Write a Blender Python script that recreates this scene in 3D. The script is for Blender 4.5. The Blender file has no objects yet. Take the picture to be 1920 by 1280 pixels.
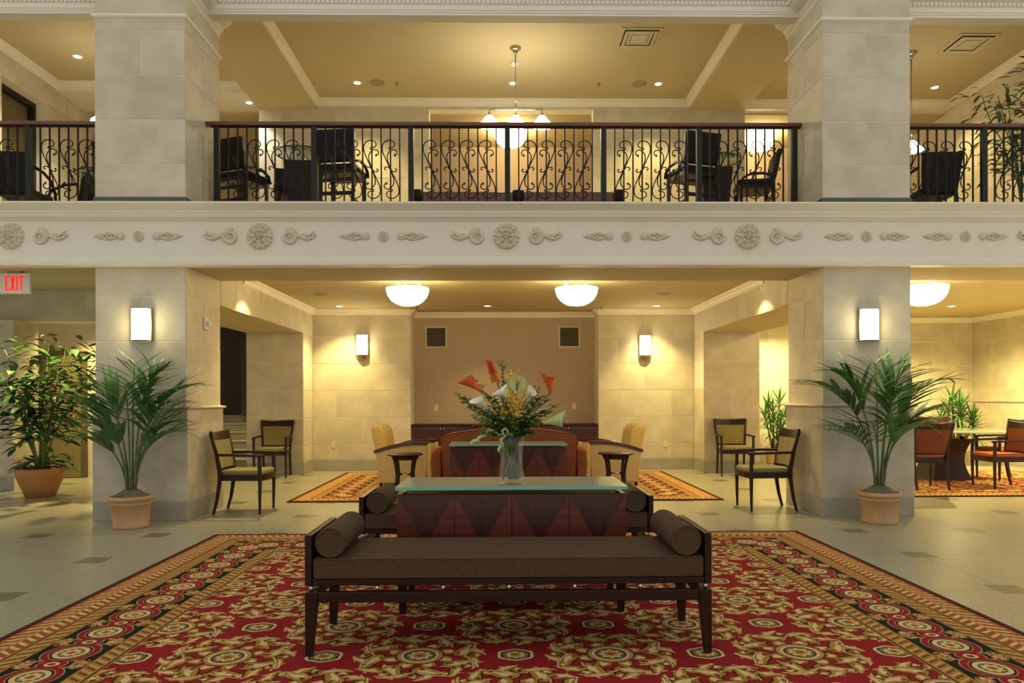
import bpy, bmesh, math, random
from mathutils import Vector, Matrix, Euler
R = math.radians
rnd = random.Random(7)
sc = bpy.context.scene
col = sc.collection

# ------------------------------------------------------------------ camera, world, exposure
YAW, ROL, F, CY = R(.9229), R(-.1862), 1372.1, 745.16
CAM = Vector((-.0712, 0, 1.28))
_X = Vector((math.cos(YAW), -math.sin(YAW), 0)); _D = Vector((math.sin(YAW), math.cos(YAW), 0)); _Z = Vector((0, 0, 1))
_R = math.cos(ROL)*_X + math.sin(ROL)*_Z; _U = -math.sin(ROL)*_X + math.cos(ROL)*_Z
cd = bpy.data.cameras.new('camera'); cam = bpy.data.objects.new('camera', cd); col.objects.link(cam)
cd.sensor_width = 36; cd.lens = 36*F/1920; cd.shift_y = (CY-640)/1920; cd.clip_start = .05
m = Matrix.Identity(4)
for i in range(3):
    m[i][0] = _R[i]; m[i][1] = _U[i]; m[i][2] = -_D[i]; m[i][3] = CAM[i]
cam.matrix_world = m
sc.camera = cam
def ray(px, py): return _R*((px-960)/F) + _U*((CY-py)/F) + _D
def atz(px, py, z=0.):
    r = ray(px, py); return CAM + r*((z-CAM.z)/r.z)
def aty(px, py, Y):
    r = ray(px, py); return CAM + r*((Y-CAM.y)/r.y)

w = bpy.data.worlds.new('world'); sc.world = w; w.use_nodes = True
w.node_tree.nodes['Background'].inputs[0].default_value = (1., .97, .84, 1)
w.node_tree.nodes['Background'].inputs[1].default_value = .60
sc.view_settings.view_transform = 'Standard'; sc.view_settings.look = 'None'
sc.view_settings.gamma = 1; sc.view_settings.use_curve_mapping = False
sc.view_settings.exposure = 0.28
WARM = (1., .785, .30)
WARM2 = (1., .82, .40)

# ------------------------------------------------------------------ node mini-language
class S:
    def __init__(s, g, o): s.g, s.o = g, o
    def _b(s, op, b, rev=False):
        a = s
        if rev: a, b = b, a
        return s.g.m(op, a, b)
    def __add__(s, b): return s._b('ADD', b)
    __radd__ = __add__
    def __sub__(s, b): return s._b('SUBTRACT', b)
    def __rsub__(s, b): return s._b('SUBTRACT', b, True)
    def __mul__(s, b): return s._b('MULTIPLY', b)
    __rmul__ = __mul__
    def __truediv__(s, b): return s._b('DIVIDE', b)
    def __lt__(s, b): return s._b('LESS_THAN', b)
    def __gt__(s, b): return s._b('GREATER_THAN', b)
class G:
    def __init__(s, mat): s.t = mat.node_tree; s.n = s.t.nodes; s.l = s.t.links
    def put(s, inp, v):
        if isinstance(v, S): s.l.new(v.o, inp)
        else: inp.default_value = v
    def m(s, op, a, b=None, c=None):
        n = s.n.new('ShaderNodeMath'); n.operation = op
        s.put(n.inputs[0], a)
        if b is not None: s.put(n.inputs[1], b)
        if c is not None: s.put(n.inputs[2], c)
        return S(s, n.outputs[0])
    def abs(s, a): return s.m('ABSOLUTE', a)
    def sin(s, a): return s.m('SINE', a)
    def cos(s, a): return s.m('COSINE', a)
    def fr(s, a): return s.m('FRACT', a)
    def rnd(s, a): return s.m('ROUND', a)
    def min(s, a, b): return s.m('MINIMUM', a, b)
    def max(s, a, b): return s.m('MAXIMUM', a, b)
    def hyp(s, a, b): return s.m('SQRT', a*a + b*b)
    def at2(s, a, b): return s.m('ARCTAN2', a, b)
    def ring(s, r, a, b): return (r > a)*(r < b)
    def mix(s, f, a, b):
        n = s.n.new('ShaderNodeMix'); n.data_type = 'RGBA'
        s.put(n.inputs[0], f); 
        for i, v in ((6, a), (7, b)):
            if isinstance(v, S): s.l.new(v.o, n.inputs[i])
            else: n.inputs[i].default_value = (*v, 1)
        return S(s, n.outputs[2])
    def sel(s, base, *pairs):
        c = base
        for f, k in pairs: c = s.mix(f, c, k)
        return c
    def coord(s, kind='Object'):
        n = s.n.new('ShaderNodeTexCoord'); return S(s, n.outputs[kind])
    def sep(s, v):
        n = s.n.new('ShaderNodeSeparateXYZ'); s.l.new(v.o, n.inputs[0]); return [S(s, o) for o in n.outputs]
    def noise(s, vec, scale, detail=3., rough=.5, dist=0.):
        n = s.n.new('ShaderNodeTexNoise'); s.l.new(vec.o, n.inputs['Vector'])
        n.inputs['Scale'].default_value = scale; n.inputs['Detail'].default_value = detail
        n.inputs['Roughness'].default_value = rough; n.inputs['Distortion'].default_value = dist
        return S(s, n.outputs[0])
    def ramp(s, f, stops):
        n = s.n.new('ShaderNodeValToRGB'); s.l.new(f.o, n.inputs[0]); e = n.color_ramp.elements
        while len(e) < len(stops): e.new(.5)
        for i, (p, c) in enumerate(stops): e[i].position = p; e[i].color = (*c, 1)
        return S(s, n.outputs[0])
    def vscale(s, v, k):
        n = s.n.new('ShaderNodeMapping'); s.l.new(v.o, n.inputs[0]); n.inputs['Scale'].default_value = k; return S(s, n.outputs[0])
    def rand(s):
        n = s.n.new('ShaderNodeObjectInfo'); return S(s, n.outputs['Random'])
    def addv(s, v, f):
        n = s.n.new('ShaderNodeVectorMath'); s.l.new(v.o, n.inputs[0]); s.l.new(f.o, n.inputs[1]); return S(s, n.outputs[0])
    def bump(s, f, strength, dist=.002):
        n = s.n.new('ShaderNodeBump'); s.l.new(f.o, n.inputs['Height']); n.inputs['Strength'].default_value = strength
        n.inputs['Distance'].default_value = dist
        s.l.new(n.outputs[0], s.n['Principled BSDF'].inputs['Normal'])
    def base(s, c): s.put(s.n['Principled BSDF'].inputs['Base Color'], c)
def mat(name, c=(.5, .5, .5), rough=.5, metal=0., spec=.5, trans=0., emit=None, estr=0., ior=None, coat=0.):
    M = bpy.data.materials.new(name); M.use_nodes = True
    p = M.node_tree.nodes['Principled BSDF'].inputs
    p['Base Color'].default_value = (*c, 1); p['Roughness'].default_value = rough; p['Metallic'].default_value = metal
    p['Specular IOR Level'].default_value = spec; p['Transmission Weight'].default_value = trans
    if ior: p['IOR'].default_value = ior
    if coat: p['Coat Weight'].default_value = coat; p['Coat Roughness'].default_value = .1
    if emit: p['Emission Color'].default_value = (*emit, 1); p['Emission Strength'].default_value = estr
    return M
def noisy(name, a, b, scale=6., rough=.5, detail=4., bump=0., stretch=None, tint=0., **k):
    M = mat(name, a, rough, **k); g = G(M); v = g.coord('Object')
    if tint: v = g.addv(v, g.rand()*37.)
    if stretch: v = g.vscale(v, stretch)
    f = g.noise(v, scale, detail, .55)
    c = g.ramp(f, [(.32, a), (.68, b)])
    if tint:
        k_ = g.rand()*tint + (1-tint/2)
        n = g.n.new('ShaderNodeMix'); n.data_type = 'RGBA'; n.blend_type = 'MULTIPLY'; n.inputs[0].default_value = 1
        g.l.new(c.o, n.inputs[6]); cc = g.n.new('ShaderNodeCombineColor')
        for i in range(3): g.l.new(k_.o, cc.inputs[i])
        g.l.new(cc.outputs[0], n.inputs[7]); c = S(g, n.outputs[2])
    g.base(c)
    if bump: g.bump(f, bump)
    return M
M = {}
M['stone'] = noisy('limestone', (.50, .445, .335), (.64, .585, .465), 3.0, .55, 8, .05, tint=.08)
M['stone_low'] = noisy('wainscot_stone', (.42, .365, .27), (.60, .54, .43), 3.2, .45, 7, .04, tint=.06)
M['stone_base'] = noisy('base_stone', (.33, .30, .245), (.40, .365, .30), 4., .4, 5, tint=.05)
M['grout'] = noisy('pale_grout', (.74, .68, .55), (.80, .74, .61), 9., .8)
M['plaster'] = noisy('cream_plaster', (.64, .59, .49), (.68, .63, .53), 1.5, .7)
M['trim'] = noisy('cream_trim', (.76, .71, .62), (.80, .75, .66), 2., .5)
M['ornament'] = noisy('aged_plaster', (.58, .52, .38), (.70, .64, .50), 25., .6)
M['ceiling'] = noisy('ceiling_paint', (.50, .42, .25), (.53, .45, .275), .8, .85)
M['niche'] = noisy('mauve_wallcovering', (.40, .31, .23), (.44, .345, .265), 30., .8)
M['darkgreen'] = noisy('dark_green_paint', (.055, .07, .06), (.07, .085, .07), 5., .5)
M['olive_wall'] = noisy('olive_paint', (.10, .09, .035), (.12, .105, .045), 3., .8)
M['door'] = noisy('painted_door', (.20, .165, .085), (.23, .19, .10), 3., .55)
M['door_frame'] = noisy('painted_door_frame', (.11, .085, .04), (.13, .10, .05), 3., .5)
M['mahog'] = noisy('mahogany', (.035, .009, .007), (.075, .02, .013), 4., .25, 5, stretch=(1, 1, 6), coat=.3)
M['mahog_red'] = noisy('mahogany_veneer_red', (.085, .016, .011), (.13, .028, .017), 5., .25, 5, stretch=(1, 1, 8), coat=.3)
M['mahog_dark'] = noisy('mahogany_veneer_dark', (.035, .009, .009), (.06, .016, .013), 5., .25, 5, stretch=(6, 1, 1), coat=.3)
M['espresso'] = noisy('espresso_wood', (.015, .0050, .0035), (.030, .009, .0055), 6., .38, 4, stretch=(1, 1, 5), spec=.3)
M['cherry'] = noisy('cherry_handrail', (.10, .024, .011), (.16, .04, .018), 6., .28, 4, stretch=(.3, 3, 3), coat=.3)
M['iron'] = mat('wrought_iron', (.008, .0075, .007), .55, spec=.25)
M['iron_post'] = mat('painted_steel_post', (.012, .016, .015), .5, spec=.3)
M['steel'] = mat('brushed_steel', (.62, .60, .56), .25, 1.)
M['brass'] = mat('antique_brass', (.38, .30, .17), .35, 1.)
M['nickel'] = mat('satin_nickel', (.55, .49, .38), .3, 1.)
M['chrome'] = mat('chrome', (.8, .78, .74), .08, 1.)
M['brown_fab'] = noisy('brown_woven_fabric', (.068, .040, .023), (.105, .066, .040), 160., .95, 2, .25, spec=.12)
M['olive_fab'] = noisy('olive_upholstery', (.20, .165, .055), (.25, .205, .075), 60., .85, 2, .1)
M['gold_fab'] = noisy('gold_upholstery', (.46, .32, .10), (.54, .39, .15), 40., .85, 3, .1)
M['tan_fab'] = noisy('tan_upholstery', (.36, .27, .13), (.42, .32, .17), 40., .85, 3, .1)
M['rust_fab'] = noisy('rust_upholstery', (.24, .060, .016), (.30, .080, .022), 40., .8, 3, .1)
M['rust_shaded'] = noisy('shaded_rust_upholstery', (.15, .034, .010), (.19, .045, .014), 40., .85, 3, .1)  # rust fabric of the dining chair backs, their shade put into the colour
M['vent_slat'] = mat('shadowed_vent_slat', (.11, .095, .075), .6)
M['seat_rust'] = noisy('orange_seat_fabric', (.36, .085, .025), (.42, .105, .03), 40., .8, 3, .1)
M['leather'] = noisy('black_leather', (.008, .0065, .006), (.014, .011, .011), 30., .5, 3, .1, spec=.25)
M['terra'] = noisy('terracotta', (.46, .27, .13), (.56, .35, .18), 6., .75, 5, .1)
M['terra_d'] = noisy('glazed_terracotta', (.36, .155, .05), (.44, .20, .07), 5., .5, 4)
M['moss'] = noisy('grey_moss', (.07, .065, .045), (.20, .19, .14), 60., .95, 4, .9)
M['leaf'] = noisy('palm_leaf', (.045, .15, .025), (.09, .25, .05), 3., .48, 2, tint=.5)
M['leaf_d'] = noisy('dark_leaf', (.022, .075, .012), (.05, .135, .028), 3., .35, 2, tint=.6)
M['leaf_y'] = noisy('yellow_green_leaf', (.14, .19, .045), (.22, .27, .08), 5., .45, 2, tint=.4)
M['stalk'] = noisy('green_stalk', (.07, .13, .03), (.13, .19, .06), 12., .5)
M['bark'] = noisy('bark', (.09, .06, .035), (.15, .105, .06), 20., .8)
M['glass_top'] = mat('green_glass', (.40, .52, .38), .10, trans=.35, ior=1.5)
M['glass_edge'] = mat('aqua_glass_edge', (.20, .62, .54), .15, trans=.2, ior=1.5)
def clear_glass(name, tint, rough=.02, ior=1.45):
    Mt = mat(name, tint); nt = Mt.node_tree; nt.nodes.remove(nt.nodes['Principled BSDF'])
    tr, gl, lw, mx = nt.nodes.new('ShaderNodeBsdfTransparent'), nt.nodes.new('ShaderNodeBsdfGlossy'), nt.nodes.new('ShaderNodeLayerWeight'), nt.nodes.new('ShaderNodeMixShader')
    tr.inputs[0].default_value = (*tint, 1); gl.inputs['Roughness'].default_value = rough; lw.inputs[0].default_value = .5
    p4, ma = nt.nodes.new('ShaderNodeMath'), nt.nodes.new('ShaderNodeMath'); p4.operation = 'POWER'; p4.inputs[1].default_value = 4.; ma.operation = 'MULTIPLY_ADD'; ma.inputs[1].default_value = .55; ma.inputs[2].default_value = .04
    nt.links.new(lw.outputs['Facing'], p4.inputs[0]); nt.links.new(p4.outputs[0], ma.inputs[0])
    nt.links.new(ma.outputs[0], mx.inputs[0]); nt.links.new(tr.outputs[0], mx.inputs[1]); nt.links.new(gl.outputs[0], mx.inputs[2])
    nt.links.new(mx.outputs[0], nt.nodes['Material Output'].inputs[0])
    return Mt
M['glass'] = clear_glass('clear_glass', (.95, .97, .96), .02, 1.22)
M['glass_pale'] = clear_glass('pale_green_glass', (.90, .96, .91), .03)
M['glass_rim'] = mat('dark_green_glass_edge', (.02, .06, .045), .2)
M['white'] = mat('white_plastic', (.75, .73, .68), .45)
M['ivory'] = mat('ivory_plate', (.68, .60, .45), .45)
M['black'] = mat('black_void', (.008, .008, .008), .6)
M['grille'] = noisy('vent_paint', (.52, .46, .33), (.55, .49, .36), 4., .5)
M['felt'] = mat('green_felt', (.02, .09, .04), .95)
M['bowl_lit'] = mat('lit_alabaster', (.9, .85, .7), .5, emit=(1., .80, .42), estr=16.)
M['sconce_lit'] = mat('lit_sconce_glass', (.9, .88, .8), .5, emit=(1., .88, .62), estr=14.)
M['shade_lit'] = mat('lit_frosted_shade', (.9, .88, .8), .5, emit=(1., .88, .66), estr=22.)
M['can_lit'] = mat('lit_lamp_lens', (.9, .88, .8), .5, emit=(1., .9, .66), estr=18.)
M['exit_red'] = mat('exit_letters', (.8, .02, .01), .5, emit=(1., .008, .006), estr=.9)
M['speaker'] = mat('speaker_mesh', (.34, .29, .19), .8)

# ------------------------------------------------------------------ mesh building
class MB:
    def __init__(s): s.v = []; s.f = []; s.mi = []; s.cur = 0; s.sm = []; s.smooth = False
    def face(s, f): s.f.append(f); s.mi.append(s.cur); s.sm.append(s.smooth)
    def box(s, x0, x1, y0, y1, z0, z1):
        b = len(s.v)
        s.v += [(x, y, z) for z in (z0, z1) for y in (y0, y1) for x in (x0, x1)]
        for f in ((0, 2, 3, 1), (4, 5, 7, 6), (0, 1, 5, 4), (2, 6, 7, 3), (0, 4, 6, 2), (1, 3, 7, 5)):
            s.face([b+i for i in f])
        return s
    def cbox(s, cx, cy, cz, sx, sy, sz): return s.box(cx-sx/2, cx+sx/2, cy-sy/2, cy+sy/2, cz-sz/2, cz+sz/2)
    def hexa(s, bot, top):      # two quads (counter-clockwise from above)
        b = len(s.v); s.v += [tuple(p) for p in bot] + [tuple(p) for p in top]
        s.face([b+3, b+2, b+1, b]); s.face([b+4, b+5, b+6, b+7])
        for i in range(4): j = (i+1) % 4; s.face([b+i, b+j, b+4+j, b+4+i])
        return s
    def loft(s, rings, cap=True, closed=True):
        b = len(s.v); n = len(rings[0])
        for r in rings: s.v += [tuple(p) for p in r]
        for k in range(len(rings)-1):
            for i in range(n if closed else n-1):
                j = (i+1) % n
                s.face([b+k*n+i, b+k*n+j, b+(k+1)*n+j, b+(k+1)*n+i])
        if cap and closed:
            sm = s.smooth; s.smooth = False
            s.face([b+i for i in range(n)][::-1]); s.face([b+(len(rings)-1)*n+i for i in range(n)])
            s.smooth = sm
        return s
    def lathe(s, prof, c=(0, 0, 0), seg=24, cap=True, a0=0., a1=None):
        full = a1 is None
        rings = []
        for r, z in prof:
            rings.append([(c[0]+max(r, 1e-4)*math.cos(a), c[1]+max(r, 1e-4)*math.sin(a), c[2]+z) for a in
                          ([2*math.pi*i/seg for i in range(seg)] if full else [a0+(a1-a0)*i/seg for i in range(seg+1)])])
        s.smooth = True; s.loft(rings, cap and full, full); s.smooth = False
        return s
    def tube(s, pts, r, seg=6, cap=True, flat=None):
        pts = [Vector(p) for p in pts]; n = len(pts); rings = []
        rr = r if isinstance(r, (list, tuple)) else [r]*n
        up = Vector((0, 0, 1)); t0 = (pts[1]-pts[0]).normalized()
        if abs(t0.dot(up)) > .95: up = Vector((0, 1, 0)) if abs(t0.y) < .9 else Vector((1, 0, 0))
        a = t0.cross(up).normalized()
        for i in range(n):
            t = (pts[min(i+1, n-1)]-pts[max(i-1, 0)]).normalized()
            a = (a - t*a.dot(t)).normalized(); b = t.cross(a)
            fa, fb = (1, 1) if not flat else flat
            rings.append([tuple(pts[i]+a*(math.cos(2*math.pi*k/seg)*rr[i]*fa)+b*(math.sin(2*math.pi*k/seg)*rr[i]*fb)) for k in range(seg)])
        s.smooth = seg > 4; s.loft(rings, cap); s.smooth = False
        return s
    def prism(s, poly, axis, a, b):     # poly of 2D points; axis 'x','y','z' extruded a..b
        def P(u, v, t): return {'x': (t, u, v), 'y': (u, t, v), 'z': (u, v, t)}[axis]
        k = len(s.v); n = len(poly)
        s.v += [P(u, v, a) for u, v in poly] + [P(u, v, b) for u, v in poly]
        s.face([k+i for i in range(n)]); s.face([k+n+i for i in range(n)][::-1])
        for i in range(n): j = (i+1) % n; s.face([k+j, k+i, k+n+i, k+n+j])
        return s
    def ball(s, c, r, seg=8, sz=1.):
        return s.lathe([(r*math.sin(math.pi*i/(seg//2+1)), -r*sz*math.cos(math.pi*i/(seg//2+1))) for i in range(seg//2+2)], c, seg)
    def mesh(s, name, mats, bevel=0., bseg=2):
        me = bpy.data.meshes.new(name); me.from_pydata(s.v, [], s.f)
        for x in (mats if isinstance(mats, (list, tuple)) else [mats]): me.materials.append(M[x] if isinstance(x, str) else x)
        me.polygons.foreach_set('material_index', s.mi); me.polygons.foreach_set('use_smooth', s.sm)
        bm = bmesh.new(); bm.from_mesh(me)
        bmesh.ops.recalc_face_normals(bm, faces=bm.faces)
        if bevel:
            es = [e for e in bm.edges if len(e.link_faces) == 2 and e.calc_face_angle() > .5]
            bmesh.ops.bevel(bm, geom=es, offset=bevel, segments=bseg, affect='EDGES', profile=.5, clamp_overlap=True)
            if bseg > 1:
                for f in bm.faces: f.smooth = f.smooth or f.calc_area() < bevel*bevel*8
        bm.to_mesh(me); bm.free()
        return me
    def build(s, name, mats, parent=None, bevel=0., bseg=2, loc=None, rot=None):
        return link(name, s.mesh(name, mats, bevel, bseg), parent, loc, rot)
def link(name, me, parent=None, loc=None, rot=None):
    o = bpy.data.objects.new(name, me); col.objects.link(o)
    if parent: o.parent = parent
    if loc is not None: o.location = loc
    if rot is not None: o.rotation_euler = rot
    return o
def tag(o, label=None, cat=None, group=None, kind=None):
    if label: o['label'] = label
    if cat: o['category'] = cat
    if group: o['group'] = group
    if kind: o['kind'] = kind
    return o
def thing(name, label, cat, loc=(0, 0, 0), rz=0., group=None):
    o = bpy.data.objects.new(name, None); o.empty_display_size = .1; col.objects.link(o)
    o.location = loc; o.rotation_euler = (0, 0, rz)
    return tag(o, label, cat, group)
def dup(o, parent=None):
    c = o.copy(); col.objects.link(c); c.parent = parent
    for ch in list(o.children): dup(ch, c)
    return c
def place(proto, used, label, loc, rz=0., group=None):
    o = proto if not used else dup(proto)
    used.append(1); o.location = loc; o.rotation_euler = (0, 0, rz); o['label'] = label
    if group: o['group'] = group
    return o
def struct(name, mb, mt, parent=None, bevel=0., label=None):
    o = mb.build(name, mt, parent, bevel)
    if parent is None: o['kind'] = 'structure'
    if label: o['label'] = label
    return o
def light(name, kind, loc, energy, color, parent=None, size=.05, angle=90, blend=.6, rot=None):
    L = bpy.data.lights.new(name, kind); L.energy = energy; L.color = color
    if kind in ('POINT', 'SPOT'): L.shadow_soft_size = size
    if kind == 'SPOT': L.spot_size = R(angle); L.spot_blend = blend
    o = bpy.data.objects.new(name, L); col.objects.link(o); o.location = loc
    if rot: o.rotation_euler = rot
    if parent: o.parent = parent
    return o

# ------------------------------------------------------------------ stone cladding
_panel = {}
def panel_mesh(wd, ht, mt):
    k = (round(wd, 3), round(ht, 3), mt)
    if k not in _panel:
        t, c = .005, .002
        mb = MB(); a, b = wd/2, ht/2
        mb.loft([[(-a, 0, -b), (a, 0, -b), (a, 0, b), (-a, 0, b)], [(-a, -t+c, -b), (a, -t+c, -b), (a, -t+c, b), (-a, -t+c, b)],
                 [(-a+c, -t, -b+c), (a-c, -t, -b+c), (a-c, -t, b-c), (-a+c, -t, b-c)]])
        _panel[k] = mb.mesh('stone_panel', mt)
    return _panel[k]
def panels(parent, p0, u, width, zs, cuts, mt='stone', gap=.010, name='stone_panel'):
    """p0: (x,y) start, u: direction along the wall (unit xy, outward normal is to its right hand), zs joints, cuts per course"""
    ang = math.atan2(u[1], u[0])
    for k in range(len(zs)-1):
        z0, z1 = zs[k], zs[k+1]
        cs = [0.] + [c for c in cuts(k) if .08 < c < width-.08] + [width]
        for a, b in zip(cs[:-1], cs[1:]):
            o = link(name, panel_mesh(b-a-gap, z1-z0-gap, mt), parent)
            c = (a+b)/2
            o.location = (p0[0]+u[0]*c, p0[1]+u[1]*c, (z0+z1)/2); o.rotation_euler = (0, 0, ang)
def running(width, L=.94, off=0.):
    def f(k):
        s = off + (L/2 if k % 2 else 0.); out = []
        x = s
        while x < width:
            if x > 0: out.append(x)
            x += L
        return out
    return f
ZLOW = [.2, .70, 1.17]
ZB = [.2, .47, .94, 1.41, 1.885, 2.36, 2.84]
ZU = [3.40, 3.75, 4.22, 4.69, 5.16, 5.31]

# ------------------------------------------------------------------ floor
fl = struct('floor', MB().box(-11, 11, -3, 19, -.2, -.012), 'grout')
M['terrazzo'] = mat('terrazzo', (.4, .38, .28), .28)
g = G(M['terrazzo']); v = g.coord('Object'); v = g.addv(v, g.rand()*11.)
f1 = g.noise(v, 90., 2., .6); f2 = g.noise(v, 1.2, 3.)
c = g.ramp(f1, [(.34, (.20, .185, .12)), (.44, (.335, .315, .225)), (.60, (.385, .365, .27)), (.70, (.47, .45, .345))])
n = g.n.new('ShaderNodeMix'); n.data_type = 'RGBA'; n.blend_type = 'MULTIPLY'; n.inputs[0].default_value = 1
c2 = g.ramp(f2, [(.3, (.86, .86, .86)), (.7, (1., 1., 1.))]); g.l.new(c.o, n.inputs[6]); g.l.new(c2.o, n.inputs[7]); g.base(S(g, n.outputs[2]))
M['inset'] = noisy('green_inset_stone', (.135, .13, .085), (.165, .16, .11), 20., .3)
GX, GY, Y0G = 1.1, 1.06, 4.80
def tile_mesh(a, b, mt):
    t, c = .012, .002
    return MB().loft([[(-a, -b, -t), (a, -b, -t), (a, b, -t), (-a, b, -t)], [(-a, -b, -c), (a, -b, -c), (a, b, -c), (-a, b, -c)],
                      [(-a+c, -b+c, 0), (a-c, -b+c, 0), (a-c, b-c, 0), (-a+c, b-c, 0)]]).mesh('floor_tile', mt)
tm = tile_mesh(GX/2-.0015, GY/2-.0015, 'terrazzo'); im = tile_mesh(.105, .105, 'inset')
for i in range(-9, 9):
    for j in range(-5, 13):
        x, y = (i+.5)*GX, Y0G+(j+.5)*GY
        if y < 1.5 or (abs(x) < 2.2 and y < 6) or abs(x) > .72*y+1.2: continue
        link('floor_tile', tm, fl, (x, y, 0))
for i in range(-9, 10):
    for j in range(-3, 10):
        x, y = i*GX, Y0G+j*GY
        if abs(x) > .70*y+.6 or y < 2.5 or (abs(x) < 2.6 and (y < 6.8 or 9.1 < y < 12.5)): continue
        if 3.2 < abs(x) < 4.5 and 7.6 < y < 8.8: continue
        link('inset_tile', im, fl, (x, y, .0012))
struct('floor_front', MB().box(-11, 11, -3, 2.2, -.012, -.0005), 'terrazzo')

# ------------------------------------------------------------------ columns
A, W, YC = 3.38, .947, 7.765
def column(sx, name, label):
    x0, x1 = (-A-W, -A) if sx < 0 else (A, A+W)
    y0, y1 = YC, YC+W
    t = .0045
    o = struct(name, MB().box(x0+t, x1-t, y0+t, y1-t, 0, 6.54), 'grout', label=label)
    faces = [((x0, y0+t), (1, 0)), ((x1-t, y0), (0, 1)), ((x0+t, y1), (0, -1))]
    for k, (p, u) in enumerate(faces):
        panels(o, p, u, W, [1.17, 1.41, 1.885, 2.36, 2.67], lambda c: [W/2] if c == 2 else [])
        panels(o, p, u, W, ZU, lambda c: [W/2] if c in (1, 3) else [])
        panels(o, p, u, W, [5.32, 5.60, 6.10], lambda c: [])
        # wainscot stands proud
        q = (p[0]-(-u[1])*.0+u[1]*.022-u[0]*.022, p[1]-u[0]*.022-u[1]*.022)
        panels(o, q, u, W+.044, [.2, 1.165], lambda c: [], 'stone_low', 0.004, 'wainscot_panel')
        panels(o, q, u, W+.044, [0, .2], lambda c: [], 'stone_base', 0.003, 'base_panel')
    e = .022
    MB().box(x0-e+t, x1+e-t, y0-e+t, y1+e-t, 0, 1.163).build('wainscot_core', 'grout', o)
    MB().loft([[(x0-a, y0-a, z), (x1+a, y0-a, z), (x1+a, y1+a, z), (x0-a, y1+a, z)] for a, z in
               ((.022, 1.163), (.045, 1.172), (.052, 1.182), (.045, 1.192), (.004, 1.20))]).build('cap_moulding', 'stone_low', o)
    # upper plinth, astragal, capital
    a = .014
    MB().box(x0-a, x1+a, y0-a, y1+a, 3.30, 3.40).build('plinth', 'darkgreen', o, .006, 1)
    MB().loft([[(x0-a, y0-a, z), (x1+a, y0-a, z), (x1+a, y1+a, z), (x0-a, y1+a, z)] for a, z in
               ((.0, 5.285), (.018, 5.295), (.024, 5.31), (.018, 5.325), (.0, 5.335))]).build('astragal', 'trim', o)
    prof = [(.0, 5.545), (.012, 5.555), (.012, 5.58), (.035, 5.60), (.05, 5.625), (.05, 5.64), (.085, 5.655), (.125, 5.68), (.15, 5.715), (.15, 5.73),
            (.17, 5.735), (.17, 5.77), (.17, 6.0)]
    MB().loft([[(x0-a, y0+.05-a, z), (x1+a, y0+.05-a, z), (x1+a, y1-.0+a*.05, z), (x0-a, y1-.0+a*.05, z)] for a, z in prof]).build('capital', 'trim', o) if False else None
    # capital runs along the inner and outer sides only (the front face stays flat)
    for s, xx in ((-1, x0), (1, x1)):
        MB().prism([(xx+s*a, z) for a, z in prof] + [(xx-s*.02, 6.0), (xx-s*.02, 5.545)], 'y', y0+.02, y1-.002).build('capital', 'trim', o)
    return o
column(-1, 'column_left', 'limestone column behind the potted palm left of the alcove')
column(1, 'column_right', 'limestone column behind the potted palm right of the alcove')

# ------------------------------------------------------------------ balcony fascia and soffits
YF = 7.70
fas = [(YF+.10, 2.665), (YF-.035, 2.665), (YF-.04, 2.672), (YF-.04, 2.70), (YF-.03, 2.705), (YF-.03, 2.72), (YF-.02, 2.735), (YF-.008, 2.75), (YF-.008, 2.758), (YF, 2.765),
       (YF, 3.135), (YF-.02, 3.142), (YF-.02, 3.155), (YF-.045, 3.165), (YF-.055, 3.185), (YF-.055, 3.20), (YF-.065, 3.205), (YF-.065, 3.225), (YF-.07, 3.235), (YF-.10, 3.255),
       (YF-.135, 3.275), (YF-.15, 3.285), (YF-.15, 3.303), (YF+.10, 3.303)]
fascia = struct('trim_1', MB().prism(fas, 'x', -10.5, 10.5), 'trim', label='long cream balcony fascia with moulded edges and plaster ornaments')
# ornaments
def polar_relief(r, petals, seed, depth, nr=12, na=64):
    mb = MB(); rr = random.Random(seed); mb.smooth = True
    rings = []
    for i in range(nr+1):
        q = i/nr; ring = []
        for k in range(na):
            a = 2*math.pi*k/na
            h = .35+.65*math.sqrt(max(0, 1-q*q))
            h *= 1+.30*math.cos(petals*a)*math.sin(q*math.pi*1.0)+.42*math.cos(petals*2*a+9*q)*max(0, q-.40)*1.6+.25*math.cos(4*a)*math.sin(q*9)*(q < .6)
            h -= .45*math.exp(-((q-.30)/.06)**2)+.35*math.exp(-((q-.62)/.05)**2)
            edge = r*(1+.035*math.cos(petals*2*a))
            if i == nr: h = 0
            ring.append((edge*q*math.cos(a), -depth*max(h, 0), edge*q*math.sin(a)))
        rings.append(ring)
    mb.loft(rings[1:], False); mb.smooth = False
    b = len(mb.v); mb.v.append((0, -depth*1.1, 0)); mb.smooth = True
    for k in range(na): mb.face([b, k, (k+1) % na])
    return mb
ros_big = polar_relief(.138, 8, 1, .045, 18, 96).mesh('rosette', 'ornament')
ros_small = polar_relief(.058, 6, 2, .022, 12, 48).mesh('small_rosette', 'ornament')
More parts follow.
